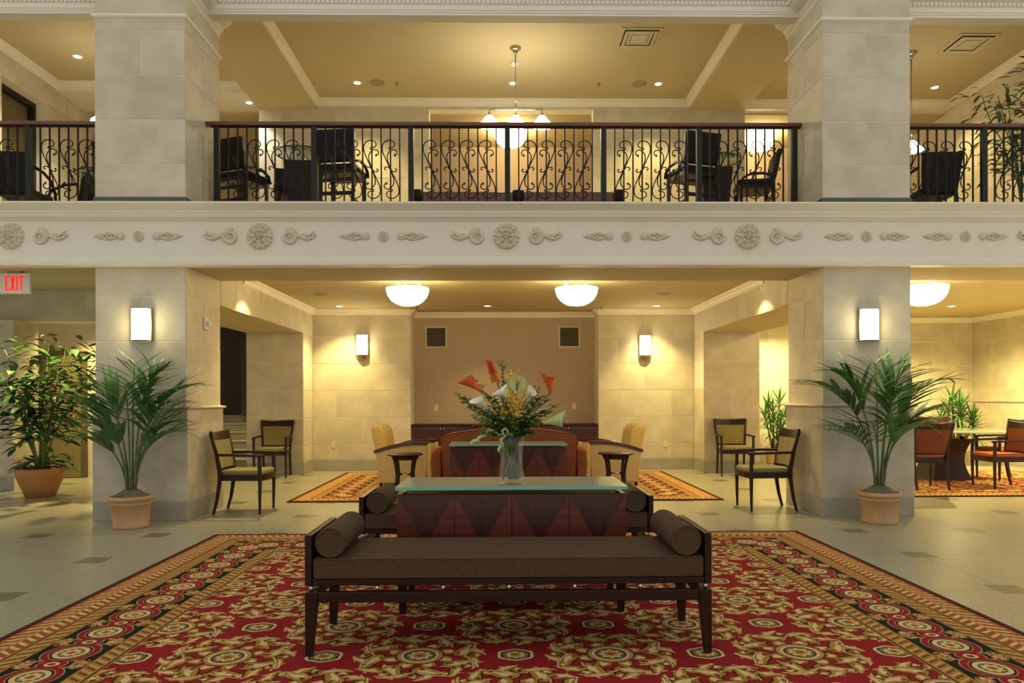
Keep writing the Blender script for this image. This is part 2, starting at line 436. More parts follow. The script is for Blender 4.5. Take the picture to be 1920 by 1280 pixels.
def scroll_mesh():
    mb = MB(); pts = []; rad = []
    for i in range(44):
        t = i/43; a = R(-620)*(1-t)+R(95)
        r = .020+.055*t
        pts.append((-.115+r*math.cos(a), -.008, -.005+r*math.sin(a))); rad.append(.010+.012*t)
    x0, z0 = pts[-1][0], pts[-1][2]
    for i in range(1, 22):
        t = i/21
        pts.append((x0+.055*t*2.2+.15*t, -.008, z0-.115*math.sin(t*math.pi*.62)+.095*t*t)); rad.append(.020*(1-t)**.7+.004)
    mb.tube(pts, rad, 8, flat=(1.2, 1.0))
    mb.tube([(-.02+.19*t, -.01, .0+-.035*math.sin(t*3)+.015*t) for t in [i/8 for i in range(9)]], [.006+.012*math.sin(math.pi*i/8) for i in range(9)], 6)
    for k in range(4):
        mb.tube([(-.0+.04*k, -.012, -.01), (.02+.04*k, -.016, .014), (.045+.04*k, -.01, .022)], [.004, .012, .003], 6)
    mb.ball((-.115, -.014, -.005), .018, 8)
    return mb.mesh('scroll', 'ornament')
def leafy_mesh():
    mb = MB()
    mb.lathe([(.0, 0), (.045, .0), (.05, .006), (.04, .018), (.02, .012), (.01, .02), (.0, .02)], (0, 0, 0), 16)
    mb.v = [(x-.10, -z, y*.8) for x, y, z in mb.v]
    for s in (-1, 1):
        mb.tube([(-.07+.23*t, -.008, s*(.040*math.sin(math.pi*min(1, t*1.15))*(1-.5*t))) for t in [i/12 for i in range(13)]], [.014*(1-i/15)+.002 for i in range(13)], 6)
        mb.tube([(-.02+.10*t, -.010, s*.018*math.sin(math.pi*t*2)) for t in [i/10 for i in range(11)]], .007, 6)
        mb.tube([(.07, -.006, s*.004), (.10, -.01, s*.022), (.145, -.006, s*.012)], [.003, .009, .002], 6)
    mb.tube([(.06, -.008, 0), (.12, -.012, 0), (.175, -.005, 0)], [.006, .012, .002], 6)
    return mb.mesh('leaf_ornament', 'ornament')
SCR, LEA = scroll_mesh(), leafy_mesh()
ZO = 2.975
for cx in (-5.16, -2.58, 0., 2.55, 6.02):
    link('rosette', ros_big, fascia, (cx, YF, ZO))
    for s in (-1, 1):
        o = link('scroll', SCR, fascia, (cx+s*.42, YF, ZO)); o.scale = (s, 1, 1)
for cx in (-3.84, -1.29, 1.27, 3.82, 4.88, -6.4):
    link('small_rosette', ros_small, fascia, (cx, YF, ZO))
    for s in (-1, 1):
        o = link('leaf_ornament', LEA, fascia, (cx+s*.29, YF, ZO)); o.scale = (s, 1, 1)
struct('trim_2', MB().box(-10.5, 10.5, YF+.10, 8.71, 2.67, 2.84), 'ceiling')
struct('ceiling', MB().box(-10.5, 10.5, 8.71, 18.5, 2.84, 2.98), 'ceiling')
struct('floor_upper', MB().box(-10.5, 10.5, YF+.10, 18.5, 2.98, 3.30), 'ceiling')
# upper header beam between columns, side header beams
def header(name, xa, xb):
    YH = 8.28
    pr = [(YH+.16, 5.60), (YH, 5.60), (YH, 5.625), (YH-.008, 5.63), (YH-.008, 5.65), (YH-.016, 5.655), (YH-.016, 5.70), (YH, 5.705), (YH, 5.78), (YH-.03, 5.79), (YH-.05, 5.82), (YH-.05, 6.54), (YH+.16, 6.54)]
    h = struct(name, MB().prism(pr, 'x', xa, xb), 'trim')
    x = xa+.02
    d = MB()
    while x < xb-.03:
        d.box(x, x+.028, YH-.022, YH, 5.725, 5.765); x += .05
    tag(d.build('dentils', 'trim', h), kind='stuff')
header('trim_3', -A, A); header('trim_4', -10.5, -A-W); header('trim_5', A+W, 10.5)
struct('ceiling_upper', MB().box(-10.5, 10.5, 8.44, 15.0, 6.54, 6.7), 'ceiling')
# dropped soffit beams along column lines, upper floor, with crown on inner sides
def crown(name, p0, p1, z, size=.09, side=1, mt='trim'):
    """crown moulding along horizontal segment p0->p1 under ceiling height z; projects to the left of the direction when side=1"""
    a, b = Vector((*p0, 0)), Vector((*p1, 0)); d = (b-a).normalized(); n = Vector((-d.y, d.x, 0))*side
    prof = [(0, -1.), (.10, -1.), (.13, -.90), (.25, -.82), (.32, -.62), (.50, -.40), (.72, -.28), (.76, -.20), (.92, -.16), (1., -.06), (1., 0), (0, 0)]
    rings = [[tuple(q+n*(u*size)+Vector((0, 0, z+v*size*1.15))) for u, v in prof] for q in (a, b)]
    o = MB().loft(rings).build(name, mt); o['kind'] = 'structure'
    return o
tn = [10]
def cr(p0, p1, z, size=.09, side=1):
    tn[0] += 1; return crown('trim_%d' % tn[0], p0, p1, z, size, side)
for s, nm in ((-1, 'trim_6'), (1, 'trim_7')):
    xs = sorted((s*3.31, s*4.30))
    struct(nm, MB().box(xs[0], xs[1], 8.72, 12.95, 6.37, 6.54), 'ceiling')
    cr((s*3.31, 8.72), (s*3.31, 12.95), 6.54, .10, s)
    cr((s*4.30, 8.72), (s*4.30, 12.3), 6.54, .10, -s)

# ------------------------------------------------------------------ lower walls
T = .0045
def wall(name, boxes, label=None, mt='grout'):
    mb = MB()
    for b in boxes: mb.box(*b)
    return struct(name, mb, mt, label=label)
# alcove back wall (two stone flanks and the recessed mauve bay)
YB = 12.95
NL, NR = -1.65, 1.67
wb = wall('wall_back', [(-3.37, NL, YB+T, 13.6, 0, 2.84), (NR, 3.37, YB+T, 13.6, 0, 2.84)])
for xa, xb, off in ((-3.37, NL, .40), (NR, 3.37, .35)):
    panels(wb, (xa, YB+T), (1, 0), xb-xa, ZB, running(xb-xa, .94, off))
    panels(wb, (xa-.0, YB+T-.006), (1, 0), xb-xa, [0, .2], running(xb-xa, 1.2, .6), 'stone_base', .003, 'base_panel')
wr = struct('wall_recess', MB().box(NL, NR, 13.42, 13.6, 0, 2.84), 'niche')
cr((-3.37, YB), (NL, YB), 2.84, .085, -1); cr((NR, YB), (3.37, YB), 2.84, .085, -1)
cr((NL, 13.42), (NR, 13.42), 2.84, .085, -1); cr((NL, YB), (NL, 13.42), 2.84, .085, -1); cr((NR, YB), (NR, 13.42), 2.84, .085, 1)
# piers, side lintels
YP = 12.32
def pier(sx, name):
    xi, xo = sx*3.37, sx*4.32
    xa, xb = sorted((xi, xo))
    o = wall(name, [(xa+T, xb-T, YP+T, 13.6, 0, 2.39), (xa+T, xb-T, 8.70, 13.6, 2.39, 2.84)])
    panels(o, (xa, YP+T), (1, 0), xb-xa, [.2, .47, .94, 1.41, 1.885, 2.39], running(xb-xa, .95, .47))
    panels(o, (xa, YP+T-.006), (1, 0), xb-xa, [0, .2], lambda c: [], 'stone_base', .003, 'base_panel')
    # inner face towards the alcove
    if sx < 0: p, u, e = (xi-T, 8.71), (0, 1), .63
    else: p, u, e = (xi+T, YB), (0, -1), .63
    if sx < 0:
        panels(o, (xi-T, YP), (0, 1), YB-YP, [.2, .47, .94, 1.41, 1.885, 2.39], lambda c: [])
        panels(o, (xi-T+.006, YP), (0, 1), YB-YP, [0, .2], lambda c: [], 'stone_base', .003, 'base_panel')
        panels(o, (xi-T, 8.71), (0, 1), YB-8.71, [2.39, 2.84], running(4.3, .94, .47))
        panels(o, (xo+T, 13.6), (0, -1), 13.6-YP, [.2, .47, .94, 1.41, 1.885, 2.39], lambda c: [])
    else:
        panels(o, (xi+T, YB), (0, -1), YB-YP, [.2, .47, .94, 1.41, 1.885, 2.39], lambda c: [])
        panels(o, (xi+T-.006, YB), (0, -1), YB-YP, [0, .2], lambda c: [], 'stone_base', .003, 'base_panel')
        panels(o, (xi+T, YB), (0, -1), YB-8.71, [2.39, 2.84], running(4.3, .94, .47))
        panels(o, (xo-T, YP), (0, 1), 13.6-YP, [.2, .47, .94, 1.41, 1.885, 2.39], lambda c: [])
    MB().box(xa+.002, xb-.002, 8.715, YP-.001, 2.376, 2.39).build('lintel_soffit', 'ceiling', o)
    cr((xi, 9.45), (xi, YB), 2.84, .085, sx)
    return o
pier(-1, 'wall_left'); pier(1, 'wall_right')
# ---- left bay: near pier and lintel, door wall, stair hall
o = wall('wall_left_bay', [(-10.4, -6.88, 10.35+T, 10.9, 0, 2.39), (-10.4, -4.34, 10.6+T, 10.9, 2.39, 2.84)])
panels(o, (-8.2, 10.35+T), (1, 0), 1.32, [.2, .47, .94, 1.41, 1.885, 2.39], running(1.32, .94, .3))
panels(o, (-8.2, 10.35+T-.006), (1, 0), 1.32, [0, .2], lambda c: [], 'stone_base', .003, 'base_panel')
panels(o, (-8.2, 10.6+T), (1, 0), 3.86, [2.39, 2.84], running(3.86, .94, .3))
panels(o, (-6.88-T, 10.35), (0, 1), .55, [.2, .47, .94, 1.41, 1.885, 2.39], lambda c: [])
struct('wall_door', MB().box(-10.4, -5.6, 12.05, 12.2, 0, 2.84), 'plaster')
d = struct('door_1', MB().box(-7.80, -6.80, 12.0, 12.05, 0, 2.06), 'door_frame', label='brown painted door in a darker frame behind the leafy tree')
MB().box(-7.72, -6.88, 11.985, 12.0, .01, 1.98).build('door_leaf', 'door', d, .004, 1)
for z0, z1 in ((.2, .85), (1.0, 1.85)):
    mb = MB()
    for a, b, c_, e in ((-7.60, -7.00, z0, z0+.03), (-7.60, -7.00, z1-.03, z1), (-7.60, -7.57, z0, z1), (-7.03, -7.00, z0, z1)): mb.box(a, b, 11.975, 11.985, c_, e)
    mb.build('panel_moulding', 'door', d)
MB().tube([(-6.95, 11.985, 1.0), (-6.95, 11.94, 1.0), (-7.05, 11.935, 1.0)], .01, 6).build('door_handle', 'brass', d)
struct('wall_stair', MB().box(-10.4, -4.32, 16.2, 16.35, 0, 2.84), 'olive_wall')
st = struct('stairs', MB().box(-6.4, -4.34, 13.63, 16.2, 0, .002), 'stone_base', label='flight of stone steps seen through the left opening')
for k in range(6):
    y = 13.65+.29*k
    MB().box(-6.4, -4.34, y, y+.29 if k < 5 else 16.2, 0, .155*(k+1)-.02).build('step', 'stone_base', st)
    MB().box(-6.4, -4.34, y-.02, y+.29 if k < 5 else 16.2, .155*(k+1)-.02, .155*(k+1)).build('nosing', 'stone', st, .006, 1)
struct('wall_stair_side', MB().box(-5.35, -5.20, 15.0, 16.2, .93, 2.84), 'darkgreen')
# ---- right bay
XR, YRB = 9.4, 14.5
o = wall('wall_back_right', [(4.32, XR, YRB+T, 14.7, 0, 2.84)])
panels(o, (4.32, YRB+T), (1, 0), XR-4.32, ZB, running(5.1, .94, .5))
panels(o, (4.32, YRB+T-.006), (1, 0), XR-4.32, [0, .2], running(5.1, 1.2, .5), 'stone_base', .003, 'base_panel')
o = wall('wall_side_right', [(XR+T, XR+.2, 8.7, 14.7, 0, 2.84)])
panels(o, (XR+T, YRB), (0, -1), YRB-8.7, [1.2, 1.41, 1.885, 2.36, 2.84], running(5.8, .94, .5))
panels(o, (XR+T-.02, YRB), (0, -1), YRB-8.7, [.2, 1.165], running(5.8, 1.9, 1.), 'stone_low', .004, 'wainscot_panel')
panels(o, (XR+T-.026, YRB), (0, -1), YRB-8.7, [0, .2], running(5.8, 1.2, 1.), 'stone_base', .003, 'base_panel')
MB().box(XR-.045, XR+.01, 8.7, YRB, 1.165, 1.2).build('cap_moulding', 'stone_low', o, .01, 2)
MB().box(XR-.008, XR+T, 8.7, YRB, 0, 1.165).build('wainscot_core', 'grout', o)
cr((4.32, YRB), (XR, YRB), 2.84, .085, -1); cr((XR, 8.72), (XR, YRB), 2.84, .085, 1)

# ------------------------------------------------------------------ upper walls
ZU2 = [3.3, 3.75, 4.22, 4.69, 5.16, 5.63, 6.0, 6.54]
UL, UR = -1.31, 1.59
o = wall('wall_upper_back', [(-4.30, UL, YB+T, 13.15, 3.3, 6.54), (UR, 4.30, YB+T, 13.15, 3.3, 6.54), (UL, UR, YB+T, 13.15, 6.37, 6.54)])
panels(o, (-4.30, YB+T), (1, 0), UL+4.30, ZU2, running(3., .94, .4)); panels(o, (UR, YB+T), (1, 0), 4.30-UR, ZU2, running(3., .94, .4))
panels(o, (UL, YB+T), (1, 0), UR-UL, [6.37, 6.54], running(3., .94, .4))
cr((-3.31, YB), (3.31, YB), 6.54, .10, -1)
struct('wall_upper_corridor', MB().box(-10.4, 10.4, 14.9, 15.05, 3.3, 6.54), 'niche')
struct('ceiling_corridor', MB().box(-10.4, 10.4, 13.15, 14.9, 6.37, 6.54), 'ceiling')
struct('trim_8', MB().box(-7.43, -4.30, 12.3, 13.15, 6.40, 6.54), 'trim'); struct('trim_9', MB().box(4.30, 8.0, 12.95, 13.15, 6.40, 6.54), 'trim')
cr((-7.43, 12.3), (-4.30, 12.3), 6.54, .10, -1); cr((4.30, 12.95), (8.0, 12.95), 6.54, .10, -1)
o = wall('wall_upper_left', [(-7.7, -7.43-T, 8.44, 10.95, 3.3, 6.54), (-7.7, -7.43-T, 12.05, 13.35, 3.3, 6.54), (-7.7, -7.43-T, 14.1, 14.9, 3.3, 6.54), (-7.7, -7.43-T, 10.95, 14.1, 6.08, 6.54)])
panels(o, (-7.43-T, 8.6), (0, 1), 2.35, ZU2[:-2]+[6.08], running(2.4, .94, .2)); panels(o, (-7.43-T, 12.05), (0, 1), 1.30, ZU2[:-2]+[6.08], running(1.3, .94, .3))
panels(o, (-7.43-T, 14.1), (0, 1), .8, ZU2[:-2]+[6.08], lambda c: [])
panels(o, (-7.43-T, 8.6), (0, 1), 6.2, [6.08, 6.54], running(6.2, .94, .2))
cr((-7.43, 8.72), (-7.43, 14.9), 6.54, .10, -1)
for k, (ya, yb) in enumerate(((10.95, 12.05), (13.35, 14.1))):
    d = struct('door_%d' % (k+2), MB().box(-7.80, -7.62, ya, ya+.07, 3.3, 6.0).box(-7.80, -7.62, yb-.07, yb, 3.3, 6.0).box(-7.80, -7.62, ya, yb, 6.0, 6.08), 'black', label='tall dark door on the upper floor, %s column' % ('beside the' if k else 'left of the'))
    MB().box(-7.76, -7.72, ya+.07, yb-.07, 3.3, 6.0).build('door_leaf', 'door_frame', d)
o = wall('wall_upper_right', [(8.0+T, 8.3, 8.44, 14.9, 3.3, 6.54)])
panels(o, (8.0+T, 14.9), (0, -1), 6.3, ZU2, running(6.3, .94, .2))
cr((8.0, 8.72), (8.0, 14.9), 6.54, .10, 1)

# ------------------------------------------------------------------ railings
YR = 8.33
def scroll_motif():
    mb = MB(); r = .0062
    def spiral(cx, cz, r0, r1, a0, a1, n=16): return [(cx+(r0+(r1-r0)*i/n)*math.cos(a0+(a1-a0)*i/n), 0, cz+(r0+(r1-r0)*i/n)*math.sin(a0+(a1-a0)*i/n)) for i in range(n+1)]
    for s in (1, -1):       # point symmetric halves
        top = spiral(-.025, .245, .022, .075, R(-150), R(-150-470), 22)      # big upper curl
        # big hook: starts curled, goes over the top and down to the centre
        p = [(-.02, 0, .205)]
        p = spiral(-.008, .232, .014, .022, R(-40), R(200), 8)[::-1]
        hook = [(.0, 0, .222), (-.018, 0, .232), (-.012, 0, .252), (.010, 0, .246), (.038, 0, .262), (.042, 0, .295), (.020, 0, .322), (-.018, 0, .330), (-.058, 0, .315), (-.082, 0, .280),
                (-.088, 0, .240), (-.080, 0, .190), (-.052, 0, .120), (-.022, 0, .050), (.0, 0, .0)]
        side = [(.052, 0, .160), (.044, 0, .150), (.038, 0, .158), (.046, 0, .172), (.062, 0, .166), (.068, 0, .190), (.056, 0, .216), (.028, 0, .226), (.004, 0, .214), (-.022, 0, .186), (-.034, 0, .150), (-.030, 0, .10), (-.012, 0, .04), (.0, 0, .0)]
        mid = [(-.046, 0, .004), (-.054, 0, -.004), (-.062, 0, .004), (-.062, 0, .020), (-.046, 0, .030), (-.024, 0, .024), (-.006, 0, .004), (.0, 0, .0)]
        for q in (hook, side, mid):
            # catmull-rom smoothing
            out = []
            qq = [q[0]]+q+[q[-1]]
            for i in range(1, len(qq)-2):
                for t in (0, .5):
                    a, b, c_, d_ = qq[i-1], qq[i], qq[i+1], qq[i+2]
                    out.append(tuple(.5*((2*b[j])+(-a[j]+c_[j])*t+(2*a[j]-5*b[j]+4*c_[j]-d_[j])*t*t+(-a[j]+3*b[j]-3*c_[j]+d_[j])*t**3) for j in range(3)))
            out.append(q[-1])
            mb.tube([(s*x, y, s*z) for x, y, z in out], r, 5)
    return mb.mesh('scroll', 'iron')
SM = scroll_motif()
ZR0, ZR1 = 3.40, 4.355
bal = MB().box(-.0075, .0075, -.0075, .0075, ZR0, ZR1).mesh('baluster', 'iron')
post = MB().box(-.03, .03, -.025, .025, 3.30, ZR1+.005).mesh('post', 'iron_post')
def railing(name, label, xa, xb, posts, flips, ha, hb, bsp=.105):
    t = thing(name, label, 'railing', ((xa+xb)/2, YR, 3.30)); x0 = t.location.x
    def L(o, x): o.parent = t; o.location = (x-x0, 0, -3.30)
    h = MB().prism([(-.04, 4.36), (.04, 4.36), (.045, 4.375), (.04, 4.40), (.02, 4.408), (-.02, 4.408), (-.04, 4.40), (-.045, 4.375)], 'x', ha-x0, hb-x0).build('handrail', 'cherry', t); h.location = (0, 0, -3.30)
    mb = MB().box(xa-x0, xb-x0, -.012, .012, 3.385, 3.405).box(xa-x0, xb-x0, -.015, .015, 4.345, 4.36); o = mb.build('bottom_bar', 'iron', t); o.location = (0, 0, -3.30)
    for p in posts: L(link('post', post), p)
    for p, q, fl_ in flips:
        c = (p+q)/2
        n = 9
        for i in range(n):
            x = c+(i-(n-1)/2)*bsp
            if xa-.01 < x < xb+.01: L(link('baluster', bal), x)
        for i in range(4):
            x = c+(i-1.5)*2*bsp
            if xa < x < xb:
                o = link('scroll', SM); L(o, x); o.location.z = 3.875-3.30; o.scale = (fl_*1.08, 1, 1.0)
    return t
PS = 1.095
pc = [(-3+k)*PS+.02 for k in range(7)]
railing('railing', 'wrought iron scroll railing with cherry handrail between the two columns', -3.33, 3.36, pc, [(pc[k], pc[k+1], 1 if k < 3 else -1) for k in range(6)], -3.38, 3.38)
pl = [-5.37, -5.37-PS, -5.37-2*PS]
railing('railing', 'wrought iron scroll railing section left of the left column', -7.4, -4.34, pl, [(pl[0]+PS, pl[0], 1), (pl[0], pl[1], 1), (pl[1], pl[2], 1)], -7.43, -4.33)
pr_ = [5.50, 5.50+PS, 5.50+2*PS]
railing('railing', 'wrought iron scroll railing section right of the right column', 4.34, 7.9, pr_, [(pr_[0]-PS, pr_[0], -1), (pr_[0], pr_[1], -1), (pr_[1], pr_[2], -1)], 4.33, 8.0)

# ------------------------------------------------------------------ light fixtures
def bowl_light(label, x, y, zc, dia=.55, drop=.15, e=42.):
    t = thing('bowl_light', label, 'ceiling light', (x, y, zc))
    r = dia/2
    prof = [(r*math.sin(a)**.85, -drop-.225*dia/.55*math.cos(a)) for a in [math.pi/2*i/10 for i in range(11)]]
    MB().lathe(prof+[(r-.012, -drop)], (0, 0, 0), 32, False).build('bowl', 'bowl_lit', t)
    MB().lathe([(.0, -.001), (.07, -.001), (.07, -.02), (.03, -.03), (0, -.03)], (0, 0, 0), 16).build('canopy', 'brass', t)
    for k in range(3):
        a = R(30+120*k); c, s_ = math.cos(a), math.sin(a)
        MB().tube([(c*.03, s_*.03, -.02), (c*r*.98, s_*r*.98, -drop+.005)] + [(c*(r*math.sin(b)**.85+.006), s_*(r*math.sin(b)**.85+.006), -drop-.23*dia/.55*math.cos(b)) for b in [math.pi/2*(1-i/8) for i in range(9)]], .006, 5).build('bracket', 'brass', t)
    MB().ball((0, 0, -drop-.225*dia/.55-.012), .016, 8).build('finial', 'brass', t)
    light('bowl_lamp', 'POINT', (0, 0, -drop+.03), e, WARM, t, .06)
    return t
bowl_light('lit alabaster bowl light on the alcove ceiling, left of the flowers', -1.26, 9.45, 2.84)
bowl_light('lit alabaster bowl light on the alcove ceiling, right of the flowers', .92, 9.45, 2.84)
bowl_light('lit alabaster bowl light on the ceiling above the dining table', 5.38, 9.35, 2.84, .60, .15, 150.)
bowl_light('lit bowl light on the upper corridor ceiling behind the hanging lamp', .14, 13.9, 6.37, .60, .1)
bowl_light('lit bowl light on the upper corridor ceiling right of the pool table', 4.95, 14.1, 6.37, .60, .1)

can_me = MB().lathe([(.052, -.002), (.052, -.004), (.0, -.004)], (0, 0, 0), 20, False).mesh('lens', 'can_lit')
rim_me = MB().lathe([(.052, -.001), (.052, -.006), (.075, -.006), (.078, -.001)], (0, 0, 0), 24, False).mesh('trim_ring', 'trim')
def can(label, x, y, z, e=14., color=WARM, angle=100, group=None, tilt=None):
    t = thing('recessed_light', label, 'ceiling light', (x, y, z), 0, group)
    link('trim_ring', rim_me, t); link('lens', can_me, t)
    light('recessed_lamp', 'SPOT', (0, 0, -.012), e, color, t, .04, angle, .7, tilt)
    return t
LE = 255.
can('small recessed downlight above the left wall sconce of the alcove', -2.79, 12.45, 2.84, LE)
can('small recessed downlight in the alcove ceiling between the two bowl lights', -.28, 12.45, 2.84, LE*.35)
can('small recessed downlight above the right wall sconce of the alcove', 2.60, 12.45, 2.84, LE)
can('recessed downlight above the left armchairs, hidden behind the balcony edge', -3.05, 9.45, 2.84, LE)
can('recessed downlight above the right armchairs, hidden behind the balcony edge', 3.05, 9.45, 2.84, LE)
can('small recessed downlight in the ceiling above the dining plant', 7.75, 12.55, 2.84, LE*3.4, angle=150)
can('recessed downlight above the dining chairs, behind the balcony edge', 8.5, 9.6, 2.84, LE*3.0, angle=150)
can('recessed downlight in the ceiling near the dracaena', 5.3, 13.6, 2.84, LE*2.2, angle=140)
can('recessed downlight in the lobby ceiling above the leafy tree', -6.0, 9.4, 2.84, LE*1.6)
can('recessed downlight in front of the brown door', -6.6, 11.4, 2.84, LE*1.3)
can('recessed downlight over the stairs', -5.2, 13.3, 2.84, LE*.45)
UE = 210.
can('round recessed downlight on the upper ceiling, left of the hanging lamp', -2.44, 12.25, 6.54, UE)
can('round recessed downlight on the upper ceiling behind the hanging lamp rod', .16, 12.25, 6.54, UE)
can('round recessed downlight on the upper ceiling, right of the hanging lamp', 2.60, 12.25, 6.54, UE)
can('round recessed downlight at the left end of the upper ceiling', -6.55, 11.35, 6.54, UE*1.3, (1., .9, .66))
can('round recessed downlight at the corner of the upper left pier', -4.40, 12.74, 6.40, UE*.7, (1., .93, .75))
can('round recessed downlight on the upper ceiling right of the right column', 7.35, 12.35, 6.54, UE)
# ---- wall sconces
def sconce(label, x, y, z, wd, ht, shield=False, e=10.):
    t = thing('wall_sconce', label, 'wall light', (x, y, z)); r = wd/2
    def arc(rr, n=14, dy=1.): return [(-rr*math.cos(math.pi*i/n), -rr*.75*dy*math.sin(math.pi*i/n)) for i in range(n+1)]
    MB().prism(arc(r), 'z', -ht/2, ht/2).build('glass_shade', 'sconce_lit', t)
    MB().box(-r-.008, r+.008, -.012, -.0005, -ht/2-.01, ht/2+.01).build('backplate', 'brass', t)
    for zz in (-ht/2-.006, ht/2-.002):
        MB().prism(arc(r+.008), 'z', zz, zz+.008).build('band', 'brass', t)
    if not shield:
        for zz in (-ht/2+.03, ht/2-.035): MB().tube([(p[0], p[1], zz) for p in arc(r+.004)], .003, 4).build('band', 'brass', t)
    for s in (-1, 1): MB().box(s*(r+.004)-.005, s*(r+.004)+.005, -.03, 0, -ht/2, ht/2).build('side_bar', 'brass', t)
    if shield:
        rings = [[(x_*k, y_*k-.002, zz) for x_, y_ in arc(r+.012)] for k, zz in ((1., -ht/2+.015), (1., -ht/2-.02), (.85, -ht/2-.05), (.5, -ht/2-.075), (.1, -ht/2-.085))]
        mb = MB(); mb.smooth = True; mb.loft(rings, False, False).build('shield', 'brass', t)
    light('sconce_lamp', 'POINT', (0, -wd*.55, 0), e, WARM2, t, .08)
    return t
sconce('tall lit glass sconce on the left column above the palm', -3.835, YC-.002, 2.06, .205, .33, e=5.)
sconce('tall lit glass sconce on the right column above the palm', 3.865, YC-.002, 2.045, .205, .33, e=5.)
sconce('lit wall sconce with a brass lower shield left of the mauve recess', -2.50, YB-.002, 2.21, .20, .36, True, 7.)
sconce('lit wall sconce with a brass lower shield right of the mauve recess', 2.50, YB-.002, 2.19, .20, .36, True, 7.)
# ---- hanging lamps
def cone_shade(t, x, y, z, nm='shade'):
    sh = MB().lathe([(.025, .155), (.045, .15), (.075, .115), (.115, .06), (.165, .012), (.17, 0), (.16, .004)], (x, y, z), 24, False).build(nm, 'shade_lit', t)
    MB().lathe([(.0, .20), (.02, .20), (.028, .17), (.03, .15), (0, .15)], (x, y, z), 12).build('socket_cup', 'nickel', sh)
def bill_lamp(label, x, y, zc, zb, n, rz=0., e=14.):
    t = thing('hanging_lamp', label, 'hanging lamp', (x, y, zc), rz)
    MB().lathe([(.0, -.001), (.085, -.001), (.085, -.02), (.055, -.045), (.03, -.06), (.03, -.09), (.012, -.10), (0, -.10)], (0, 0, 0), 20).build('canopy', 'nickel', t)
    bar = zb+.25-zc
    MB().tube([(0, 0, -.08), (0, 0, bar)], .009, 8).build('rod', 'nickel', t)
    MB().tube([(0, 0, bar+.10), (0, 0, bar-.02)], [.010, .02], 8).build('rod_collar', 'nickel', t)
    if n == 3: MB().tube([(-.40, 0, bar), (.40, 0, bar)], .010, 8).build('crossbar', 'nickel', t)
    for k in ((-1, 0, 1) if n == 3 else (0,)):
        MB().tube([(k*.395, 0, bar), (k*.395, 0, bar-.06)], .008, 6).build('drop_stem', 'nickel', t)
        cone_shade(t, k*.395, 0, zb-zc)
        light('hanging_bulb', 'POINT', (k*.395, 0, zb-zc-.03), e, WARM2, t, .06)
    return t
bill_lamp('three-light hanging lamp with frosted cone shades above the pool table', .175, 11.0, 6.54, 5.36, 3)
bill_lamp('single cone pendant on a long rod at the edge of the right column', 6.235, 11.1, 6.54, 5.03, 1)
bill_lamp('single cone pendant half hidden by the left column', -5.97, 11.0, 6.54, 5.40, 1)
# ---- ceiling and wall fittings
def disc(name, label, cat, x, y, z, r, mt, group=None):
    o = MB().lathe([(r, -.001), (r, -.008), (r*.9, -.012), (0, -.010)], (0, 0, 0), 24).build(name, mt); o.location = (x, y, z); return tag(o, label, cat, group)
disc('ceiling_speaker', 'round tan speaker grille left of the hanging lamp rod, upper ceiling', 'speaker', -2.1, 12.25, 6.54, .12, 'speaker')
disc('ceiling_speaker', 'round tan speaker grille right of the hanging lamp rod, upper ceiling', 'speaker', 2.28, 12.25, 6.54, .12, 'speaker')
disc('ceiling_speaker', 'flat round speaker grille on the alcove ceiling, left side', 'speaker', -2.75, 11.0, 2.84, .10, 'speaker')
disc('ceiling_speaker', 'flat round speaker grille on the alcove ceiling, right side', 'speaker', 2.40, 11.0, 2.84, .10, 'speaker')
def sprinkler(label, x, y, z):
    t = thing('sprinkler', label, 'sprinkler', (x, y, z))
    MB().lathe([(0, -.001), (.03, -.001), (.03, -.008), (0, -.01)], (0, 0, 0), 12).build('escutcheon', 'brass', t)
    MB().tube([(0, 0, -.005), (0, 0, -.05)], .008, 6).build('body', 'brass', t)
    MB().lathe([(0, -.05), (.02, -.05), (.02, -.054), (0, -.054)], (0, 0, 0), 10).build('deflector', 'brass', t)
for lb, x, y, z in (('small sprinkler on the upper ceiling left of the hanging lamp', -1.78, 12.25, 6.54), ('small sprinkler on the upper ceiling right of the hanging lamp', 1.60, 12.25, 6.54),
                    ('small sprinkler hanging in front of the recess, left', -1.5, 12.6, 2.84), ('small sprinkler hanging in front of the recess, right', 1.68, 12.6, 2.84)):
    sprinkler(lb, x, y, z)
sd = thing('smoke_detector', 'small smoke detector on the upper ceiling behind the lamp rod', 'smoke detector', (.17, 11.5, 6.54))
MB().lathe([(0, -.001), (.07, -.001), (.07, -.02), (.05, -.04), (0, -.045)], (0, 0, 0), 20).build('housing', 'white', sd)
def diffuser(label, x, y, z):
    t = thing('ceiling_vent', label, 'vent', (x, y, z))
    for k, (a, b, dz) in enumerate(((.30, .25, .012), (.235, .19, .03), (.175, .13, .02))):
        mb = MB()
        for (x0, x1, y0, y1) in ((-a, a, -a, -b), (-a, a, b, a), (-a, -b, -b, b), (b, a, -b, b)): mb.box(x0, x1, y0, y1, -dz, -.001 if k == 0 else -dz+.008)
        mb.build('frame' if k == 0 else 'louvre_ring', 'grille', t)
    MB().box(-.12, .12, -.12, .12, -.022, -.016).build('centre_plate', 'grille', t)
    MB().box(-.25, .25, -.25, .25, -.002, -.0005).build('duct', 'black', t)
diffuser('square ceiling vent on the upper ceiling right of the hanging lamp', 1.98, 10.68, 6.54)
diffuser('square ceiling vent at the right end of the upper ceiling', 6.93, 10.8, 6.54)
